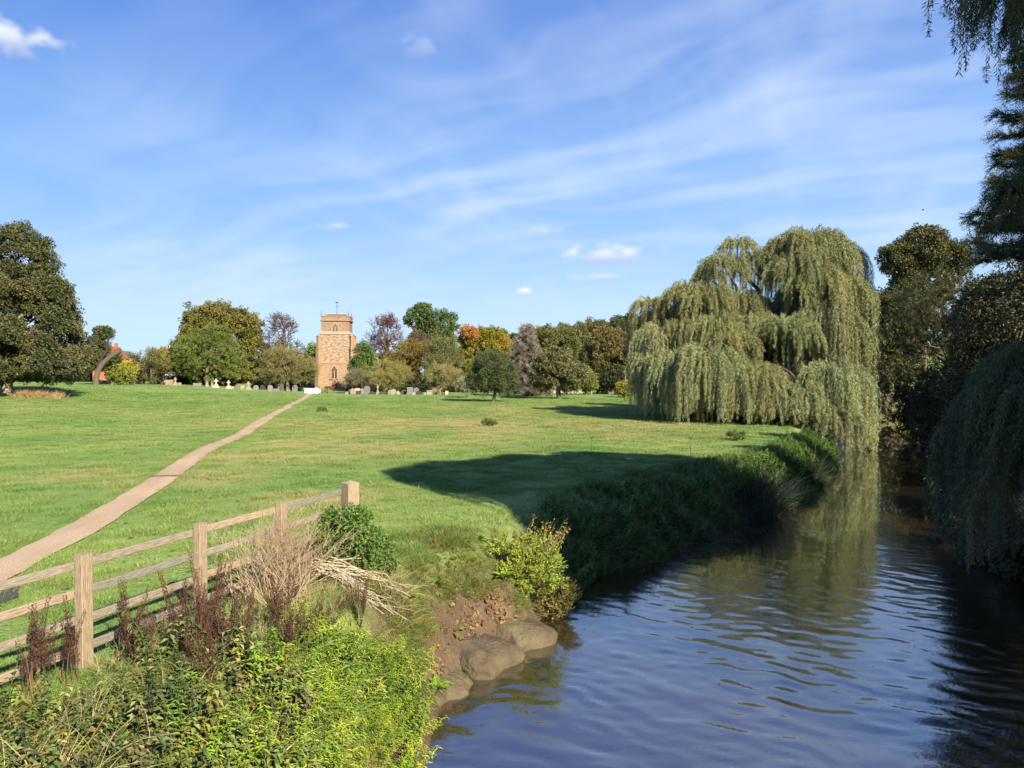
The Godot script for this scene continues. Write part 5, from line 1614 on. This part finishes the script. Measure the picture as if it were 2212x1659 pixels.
func boulder(label: String, x: float, d: float, y: float, r: Vector3, turn: float, seed_: int) -> void:
	var mb := MB.new()
	var n := 26
	var pts := []
	for j in n + 1:
		var row := []
		for i in n * 2:
			var th := PI * j / n
			var ph := TAU * i / (n * 2)
			var q := Vector3(sin(th) * cos(ph), cos(th), sin(th) * sin(ph))
			var e := 0.55   # squarer than a ball
			q = Vector3(signf(q.x) * pow(absf(q.x), e), signf(q.y) * pow(absf(q.y), e * 0.9), signf(q.z) * pow(absf(q.z), e))
			var f := 1.0 + nz.get_noise_3d(q.x * 9.0 + seed_ * 50, q.y * 9.0, q.z * 9.0) * 0.24 + nz.get_noise_3d(q.x * 50.0 + seed_ * 50, q.y * 50.0, q.z * 50.0) * 0.03
			row.append(q * r * f)
		pts.append(row)
	var w := n * 2
	for j in n + 1:
		for i in w:
			mb.v.append(pts[j][i])
			var l: Vector3 = pts[j][(i + w - 1) % w]
			var rr: Vector3 = pts[j][(i + 1) % w]
			var u: Vector3 = pts[maxi(j - 1, 0)][i]
			var b: Vector3 = pts[mini(j + 1, n)][i]
			var nn := (rr - l).cross(u - b)
			mb.n.append((-nn if nn.dot(pts[j][i]) < 0 else nn).normalized() if nn.length() > 1e-9 else Vector3(0, signf(pts[j][i].y), 0))
			var k := 0.5 + nz.get_noise_3d(pts[j][i].x * 22.0, pts[j][i].y * 22.0, seed_ * 9.0) * 1.2
			var wet := sst(WATER + 0.22, WATER + 0.02, pts[j][i].y + y)
			mb.c.append(Color(0.066, 0.053, 0.036).lerp(Color(0.135, 0.106, 0.072), clampf(k, 0, 1)).lerp(Color(0.085, 0.085, 0.035), clampf(wet * 0.7 + sst(0.55, 0.95, k) * 0.55, 0, 1)))
	for j in n:
		for i in w:
			var a := j * w + i
			var b := j * w + (i + 1) % w
			mb.ix.append(a); mb.ix.append(b + w); mb.ix.append(b)
			mb.ix.append(a); mb.ix.append(a + w); mb.ix.append(b + w)
	var m := plain(Color.WHITE, 0.8)
	m.vertex_color_use_as_albedo = true
	m.albedo_texture = noise_tex(0.04, 5, Color(0.72, 0.72, 0.72), Color(1.2, 1.2, 1.2), 512, 33)
	m.uv1_triplanar = true
	m.uv1_scale = Vector3(0.5, 0.5, 0.5)
	m.heightmap_enabled = true
	m.heightmap_texture = G.bump
	m.heightmap_scale = 2.2
	var o := obj("boulder", mb.mesh(), m)
	o.position = Vector3(x, y, -d)
	o.rotation = Vector3(0.26, turn, -0.05)
	tag(o, label, "boulder", "boulders at the foot of the bank")


func bits() -> void:
	boulder("largest boulder, in the middle of the three at the water's edge", -0.62, 12.74, -1.86, Vector3(0.66, 0.62, 0.66), 0.9, 1)
	boulder("farthest boulder, beside the yellow-green bush", 0.08, 13.78, -1.86, Vector3(0.66, 0.56, 0.58), 0.75, 2)
	boulder("nearest boulder, half hidden by lime green weeds", -1.32, 11.66, -1.92, Vector3(0.60, 0.60, 0.62), 0.85, 3)
	# docks: brown seed stalks
	rng.seed = 71
	var spike := MB.new()
	for i in 170:
		var f := pow(rng.randf(), 0.8)
		var a := rv(0, TAU)
		var r := 0.035 * (1.15 - f) + 0.006
		var p := Vector3(cos(a) * r, f, sin(a) * r)
		var dir := (Vector3(cos(a), rv(-0.5, 0.7), sin(a))).normalized()
		var k := rv(0.6, 1.35)
		spike.leaf(p, dir, dir.cross(ball()).normalized(), rv(0.02, 0.036), 0.022, Color(k, k, k), 0.4)
	var spike_mesh := spike.mesh()
	var brown := leafy(Color(0, 0, 0), 0.9)
	brown.albedo_color = Color(0.085, 0.042, 0.03).linear_to_srgb()
	var stemmat := plain(Color(0.12, 0.06, 0.04), 0.85)
	var docks := [[-4.95, 7.5, 0.95, "dead brown dock at the left end, against the fence's lowest rail"], [-4.78, 7.85, 0.9, "tall dead brown dock just left of the nearest full fence post"], [-3.72, 8.95, 1.0, "dead brown dock in front of the second fence post"], [-3.55, 8.6, 0.85, "reddish dead dock in the brambles right of the second post"], [-3.36, 8.42, 0.95, "darkest dead dock of the cluster below the second post"], [-3.2, 8.6, 0.8, "dead dock at the right of the dark cluster"], [-3.85, 9.35, 0.95, "dead dock touching the foot of the second fence post"], [-3.05, 9.75, 1.05, "lone tall dead dock below the heap of pale stalks"], [-2.62, 10.1, 0.6, "short dead dock at the top of the lime green weeds"], [-2.3, 10.75, 0.62, "small reddish dock between the weeds and the cut branches"], [-4.2, 8.35, 0.6, "short dead dock between the first and second posts"], [-3.45, 9.15, 0.8, "leaning dead dock behind the dark cluster"], [-3.6, 8.2, 0.95, "tall dead dock low in the brambles, nearest to the corner"], [-3.05, 8.3, 0.9, "dead dock between the brambles and the lime green weeds"], [-3.3, 7.85, 0.75, "short dead dock above the broad green leaves"], [-2.75, 9.2, 0.9, "thin dead dock standing in the lime green weeds"], [-4.0, 8.75, 0.9, "dead dock just left of the second fence post"], [-4.45, 8.55, 0.8, "dead dock close to the right of the nearest full fence post"]]
	for q in docks:
		rng.seed = hash(q[3])
		var gy := ground_y(q[0], q[1])
		var t := thing("dock_plant", q[3], "dock", Vector3(q[0], gy, -q[1]), 0.0, "dead brown docks below the fence")
		for i in 7:
			var h: float = q[2] * rv(0.6, 1.15)
			var lean := Vector3(rv(-0.28, 0.28), 1.0, rv(-0.25, 0.25)).normalized()
			var b := Vector3(rv(-0.12, 0.12), 0, rv(-0.12, 0.12))
			var mb := MB.new()
			limb(mb, b - lean * 0.05, b + lean * h, 0.008, 0.003, 0.02, 4, 4)
			obj("stem", mb.mesh(), stemmat, t)
			var so := obj("seed_head", spike_mesh, brown, t)
			so.basis = aim(lean, rv(0, TAU), Vector3(0.62, h * 0.66, 0.62))
			so.position = b + lean * h * 0.42
			for k in 2:
				var s2 := obj("seed_head", spike_mesh, brown, t)
				var dir := (lean + Vector3(rv(-0.5, 0.5), 0, rv(-0.5, 0.5))).normalized()
				s2.basis = aim(dir, rv(0, TAU), Vector3(0.5, h * 0.36, 0.5))
				s2.position = b + lean * h * rv(0.35, 0.55)
	# broad green dock leaves
	var lm := MB.new()
	for i in 6:
		var f0 := i / 6.0
		var f1 := (i + 1) / 6.0
		for s in [-1.0, 1.0]:
			var w0 := sin(pow(f0, 0.75) * PI) * 0.17 + 0.01
			var w1 := sin(pow(f1, 0.75) * PI) * 0.17 * (1.0 if i < 5 else 0.0)
			var y0 := f0 * 0.5 - f0 * f0 * 0.55
			var y1 := f1 * 0.5 - f1 * f1 * 0.55
			lm.quad(Vector3(0, y0, f0), Vector3(0, y1, f1), Vector3(s * w1, y1 + 0.05 + 0.02 * (i % 2), f1), Vector3(s * w0, y0 + 0.05 + 0.02 * ((i + 1) % 2), f0), Color.WHITE)
	var leaf_mesh := lm.mesh()
	var lmat := []
	for c in [Color(0.12, 0.21, 0.03), Color(0.17, 0.25, 0.04), Color(0.09, 0.16, 0.03)]:
		var m := plain(c, 0.45)
		m.backlight_enabled = true
		m.backlight = Color(0.5, 0.7, 0.2) * 0.7
		lmat.append(m)
	for q in [[-3.28, 8.05, 0.42, "rosette of broad dock leaves below the dark dead docks"], [-2.95, 9.3, 0.36, "pair of broad dock leaves at the foot of the lone dead dock"], [-1.72, 12.15, 0.36, "bright dock leaves at the edge of the bare soil"], [-1.3, 12.9, 0.24, "small dock rosette on the bare soil slope"], [-0.18, 14.15, 0.34, "bright dock leaves under the yellow-green bush"], [-2.35, 7.9, 0.34, "pale dock leaves low in the lime green weeds"], [-4.85, 7.1, 0.3, "bright dock leaves by the fence's left end"], [-0.62, 15.3, 0.26, "dark dock rosette at the top of the bank"], [-1.15, 11.1, 0.32, "dock leaves hanging over the nearest boulder"]]:
		rng.seed = hash(q[3])
		var s := shore(Vector2(q[0], q[1]))
		var t := thing("dock_leaves", q[3], "dock leaves", Vector3(q[0], ground_y(q[0], q[1], s) + 0.08, -q[1]))
		for i in 8:
			var o := obj("leaf", leaf_mesh, lmat[rng.randi() % 3], t)
			var k: float = q[2] * rv(0.6, 1.1)
			o.basis = Basis(Vector3.UP, i * 0.8 + rv(-0.3, 0.3)) * Basis(Vector3.RIGHT, rv(-0.7, 0.25)) * Basis.from_scale(Vector3.ONE * k)
	# pale dead umbellifer stalks heaped against the fence
	rng.seed = 52
	var heap := MB.new()
	for i in 150:
		var b := Vector3(-3.5 + rv(-0.5, 0.45), 0, -11.0 + rv(-0.5, 0.6))
		b.y = ground_y(b.x, -b.z) + rv(0, 0.15)
		var dir := Vector3(rv(-0.9, 0.75), rv(0.25, 1.2), rv(-0.7, 0.25)).normalized()
		var l := rv(0.5, 1.35)
		var e := b + dir * l
		limb(heap, b, e, rv(0.004, 0.009), 0.002, 0.05, 4, 5)
		for k in 3:
			var p := b.lerp(e, rv(0.45, 1.0))
			limb(heap, p, p + (dir + ball() * 0.9).normalized() * l * 0.28, 0.003, 0.0015, 0.05, 3, 3)
	for i in heap.c.size():
		heap.c[i] = Color(0.33, 0.265, 0.19)
	tag(obj("dead_stalks", heap.mesh(), M.dry), "heap of pale dead stalks leaning against the fence", "dead stalks")
	rng.seed = 57
	var twig := MB.new()
	for i in 420:
		var b := Vector3(-3.35 + rv(-0.35, 0.35), 0, -11.2 + rv(-0.4, 0.5))
		b.y = ground_y(b.x, -b.z) + rv(0.05, 1.0)
		var p := b + Vector3(rv(-0.35, 0.35), rv(-0.15, 0.35), rv(-0.2, 0.2))
		limb(twig, b, p, 0.0035, 0.0015, 0.15, 3, 3)
	for i in twig.c.size():
		twig.c[i] = Color(0.30, 0.2, 0.145)
	tag(obj("dead_burr_stems", twig.mesh(), M.dry), "brownish dead burr stems standing in front of the third fence post", "dead stems")
	# cut branches thrown down the bank
	var br := thing("cut_branches", "bundle of bleached cut branches lying down the bank towards the water", "branches")
	rng.seed = 66
	var bleached := grained(Color(0.30, 0.26, 0.2), Color(0.5, 0.45, 0.37), Vector3(2, 2, 2), 0.03, 0.85)
	for i in 30:
		var a := Vector3(-3.05 + rv(-0.2, 0.25), 0, -11.75 + rv(-0.25, 0.3))
		a.y = ground_y(a.x, -a.z) + 0.14 + rv(0, 0.22)
		var e := Vector3(-1.95 + rv(-0.55, 0.35), 0, -11.5 + rv(-0.65, 0.45))
		e.y = ground_y(e.x, -e.z) + rv(0.08, 0.3)
		var mb := MB.new()
		limb(mb, a, e, rv(0.009, 0.018), 0.005, rv(-0.02, 0.08), 5, 7)
		for k in 2:
			var p := a.lerp(e, rv(0.5, 0.9))
			limb(mb, p, p + ((e - a).normalized() + ball() * 0.5).normalized() * rv(0.25, 0.5), 0.005, 0.002, 0.05, 4, 3)
		obj("branch", mb.mesh(), bleached, br)
	# arching tussock on the bare slope and others
	var tus := tuft_mesh(90, 0.09, 0.42, 0.007, 0.55, 6, 0.9)
	for q in [[-0.72, 13.75, 1.0, Color(0.12, 0.17, 0.05), "arching green grass tussock on the bare slope above the boulders"], [-1.0, 14.35, 0.7, Color(0.15, 0.18, 0.05), "grass tussock higher up the bare slope"], [-1.35, 13.5, 0.55, Color(0.17, 0.18, 0.06), "small yellowish grass tussock beside the bare soil gully"], [-1.38, 11.85, 0.9, Color(0.17, 0.22, 0.04), "bright grass tussock hanging over the nearest boulder"], [-1.55, 12.3, 0.8, Color(0.18, 0.23, 0.045), "bright grass tussock left of the largest boulder"], [-0.35, 13.25, 0.3, Color(0.14, 0.17, 0.05), "tiny grass tuft between the two far boulders"]]:
		var o := obj("grass_tussock", tus, null)
		var m := leafy(Color(0.4, 0.5, 0.2), 0.5)
		m.albedo_color = (q[3] as Color).linear_to_srgb()
		o.material_override = m
		o.position = Vector3(q[0], ground_y(q[0], q[1]) + 0.0, -q[1])
		o.scale = Vector3.ONE * q[2]
		tag(o, q[4], "grass tussock", "grass tussocks on the bank")
	# dead leaves and clods on the bare soil
	var lit := Copies3D.new()
	rng.seed = 101
	sow(lit, poly([-1.6, 14.6, -0.2, 14.7, 0.3, 14.1, -0.1, 13.4, -0.9, 12.4, -1.2, 11.2, -1.7, 11.4, -1.5, 12.8]), 520, [Color(0.12, 0.075, 0.045), Color(0.2, 0.14, 0.08), Color(0.06, 0.038, 0.025), Color(0.16, 0.15, 0.06)], 0.5, 1.3, 0.4)
	var lf := MB.new()
	for i in 4:
		var a := rv(0, TAU)
		lf.leaf(Vector3(rv(-0.09, 0.09), rv(0.015, 0.05), rv(-0.09, 0.09)), Vector3(cos(a), rv(-0.2, 0.4), sin(a)).normalized(), Vector3(-sin(a), 0, cos(a)), rv(0.03, 0.09), rv(0.012, 0.03), Color.WHITE, 0.3, 0.1)
	lf.box(Vector3(0.05, 0.012, 0.02), Vector3(0.04, 0.03, 0.05), Color(0.9, 0.8, 0.7), Basis(Vector3(0.3, 0.5, 0.8).normalized(), 0.9))
	stuff(lit, "leaf_litter", lf.mesh(), M.dry, "dead leaves and clods scattered over the bare soil slope", "leaf litter")
	# a few fallen leaves afloat
	var fl := Copies3D.new()
	var fleaf := MB.new()
	fleaf.leaf(Vector3.ZERO, Vector3(1, 0, 0), Vector3(0, 0, 1), 0.09, 0.035, Color.WHITE, 0.05, 0.0)
	rng.seed = 112
	for i in 16:
		var p := inside(poly([-0.6, 9.0, 0.2, 12.5, 1.6, 15.0, 4.5, 19.0, 9.0, 24.0, 8.5, 14.0, 5.5, 9.0]))
		if shore(p) > -0.2:
			continue
		fl.put(Basis(Vector3.UP, rv(0, TAU)).scaled(Vector3.ONE * rv(0.4, 0.9)), Vector3(p.x, WATER + 0.012, -p.y), tint(Color(0.10, 0.09, 0.035), 0.4))
	stuff(fl, "fallen_leaves", fleaf.mesh(), M.dry, "a few fallen willow leaves floating on the river", "leaves")
	# hogweed heads
	var um := MB.new()
	var st := MB.new()
	rng.seed = 77
	for i in 14:
		var a := i * 2.4
		var r := 0.09 * sqrt(i / 14.0)
		var p := Vector3(cos(a) * r, 1.0 - r * r * 2.0, sin(a) * r)
		limb(st, Vector3(0, 0.88, 0), p, 0.002, 0.0015, 0.0, 3, 3)
		for k in 7:
			var e := p + Vector3(rv(-0.022, 0.022), rv(0, 0.008), rv(-0.022, 0.022))
			um.leaf(e, Vector3(rv(-1, 1), 0.1, rv(-1, 1)).normalized(), Vector3(0, 0, 1), 0.018, 0.018, Color.WHITE, 0.1, 0.0)
	st.tube(PackedVector3Array([Vector3.ZERO, Vector3(0, 0.5, 0), Vector3(0, 0.9, 0)]), PackedFloat32Array([0.007, 0.005, 0.004]), 5)
	var stem_mesh := st.mesh()
	var um_mesh := um.mesh()
	var wm := plain(Color(0.72, 0.7, 0.62), 0.8)
	var sm := plain(Color(0.16, 0.18, 0.07), 0.8)
	var dm := plain(Color(0.06, 0.055, 0.03), 0.8)
	for q in [[1615, 41, 1.25, true, "tall white hogweed head on the bank in front of the riverside willow"], [1278, 29, 0.85, false, "dark seeded hogweed head at the upper edge of the near shadow"], [1204, 25.5, 0.55, true, "left white hogweed head of the three in the near shadow"], [1214, 27.0, 0.5, true, "middle white hogweed head of the three in the near shadow"], [1239, 26.6, 0.5, true, "right white hogweed head of the three in the near shadow"], [1360, 22.6, 1.0, true, "white hogweed head among the dark shaded nettles"], [1470, 38, 0.6, true, "white hogweed head in the sunlit grass by the bank"], [1576, 39, 0.8, true, "white hogweed head low before the willow weeds"], [1492, 28.5, 0.9, true, "single pale hogweed head at the sunlit nettle edge"]]:
		var x := bx(q[0], q[1])
		var t := thing("hogweed", q[4], "wildflower", Vector3(x, ground_y(x, q[1]), -q[1]), 0.0, "hogweed heads on the left bank")
		var a := obj("stem", stem_mesh, sm if q[3] else dm, t)
		var f := obj("flower_head", um_mesh, wm if q[3] else dm, t)
		for o in [a, f]:
			o.scale = Vector3(1.5, q[2], 1.5)
	# rough weeds out in the meadow
	for q in [[1058, 46, "dark thistle clump standing in the dry middle of the meadow"], [695, 62, "small dark weed clump in the meadow left of centre"], [1590, 36.5, "dark leafy weed patch on the crest of the bank"]]:
		rng.seed = hash(q[2])
		var x := bx(q[0], q[1])
		var t := thing("weed_clump", q[2], "weeds", Vector3(x, ground_y(x, q[1]), -q[1]))
		crown(t, [[Vector3(0, 0.15, 0), Vector3(0.42, 0.18, 0.35)]], {"col": Color(0.07, 0.12, 0.03), "col2": Color(0.10, 0.12, 0.04), "size": 0.28, "kind": "spray", "up": 0.9, "dens": 0.8})
	# rank pale grass at the foot of the oak
	var rank := Copies3D.new()
	rng.seed = 90
	for i in 160:
		var x := bx(rv(42, 124), rv(74, 75.5))
		var z := rv(1.3, 2.4)
		rank.put(aim(Vector3.UP + ball() * 0.3, rv(0, TAU), Vector3.ONE * z), Vector3(x, ground_y(x, 75), -rv(74, 75.8)), tint(Color(0.36, 0.25, 0.13), 0.2))
	stuff(rank, "rank_grass", tuft_mesh(20, 0.15, 0.45, 0.02, 0.3, 3, 0.6), M.dry, "strip of tall straw-coloured grass at the foot of the big oak", "grass")
	# a bird far off
	var bird := thing("bird", "tiny dark bird flying above the oak on the right", "bird", Vector3(bx(1990, 90), hy(455, 90), -90))
	var bb := MB.new()
	bb.tube(PackedVector3Array([Vector3(-0.16, 0, 0), Vector3(-0.08, 0.02, 0), Vector3(0.06, 0.02, 0), Vector3(0.16, 0, 0), Vector3(0.24, 0, 0)]), PackedFloat32Array([0.01, 0.045, 0.05, 0.03, 0.005]), 6)
	obj("body", bb.mesh(), plain(Color(0.03, 0.03, 0.03)), bird)
	for s in [-1, 1]:
		var wb := MB.new()
		wb.tri(Vector3(-0.08, 0.02, s * 0.03), Vector3(-0.12, 0.12, s * 0.36), Vector3(0.08, 0.02, s * 0.03), Color.WHITE)
		obj("wing", wb.mesh(), plain(Color(0.03, 0.03, 0.03)), bird)


func _ready() -> void:
	nz.seed = 3
	nz.noise_type = FastNoiseLite.TYPE_SIMPLEX_SMOOTH
	nz.frequency = 0.09
	nz.fractal_octaves = 3
	river = left_bank.duplicate()
	var back := right_bank.duplicate()
	back.reverse()
	river.append_array(back)
	var ll := left_bank.duplicate()
	ll.append_array(PackedVector2Array([Vector2(1500, 84), Vector2(1500, 4000), Vector2(-1500, 4000), Vector2(-1500, -100), Vector2(-2.5, -100)]))
	G.left_land = ll
	G.bump = noise_tex(0.05, 5, Color.BLACK, Color.WHITE, 512, 17)
	setting()
	land()
	shapes()
	trees()
	church()
	graves()
	yard()
	fence()
	lawn()
	bank()
	bits()
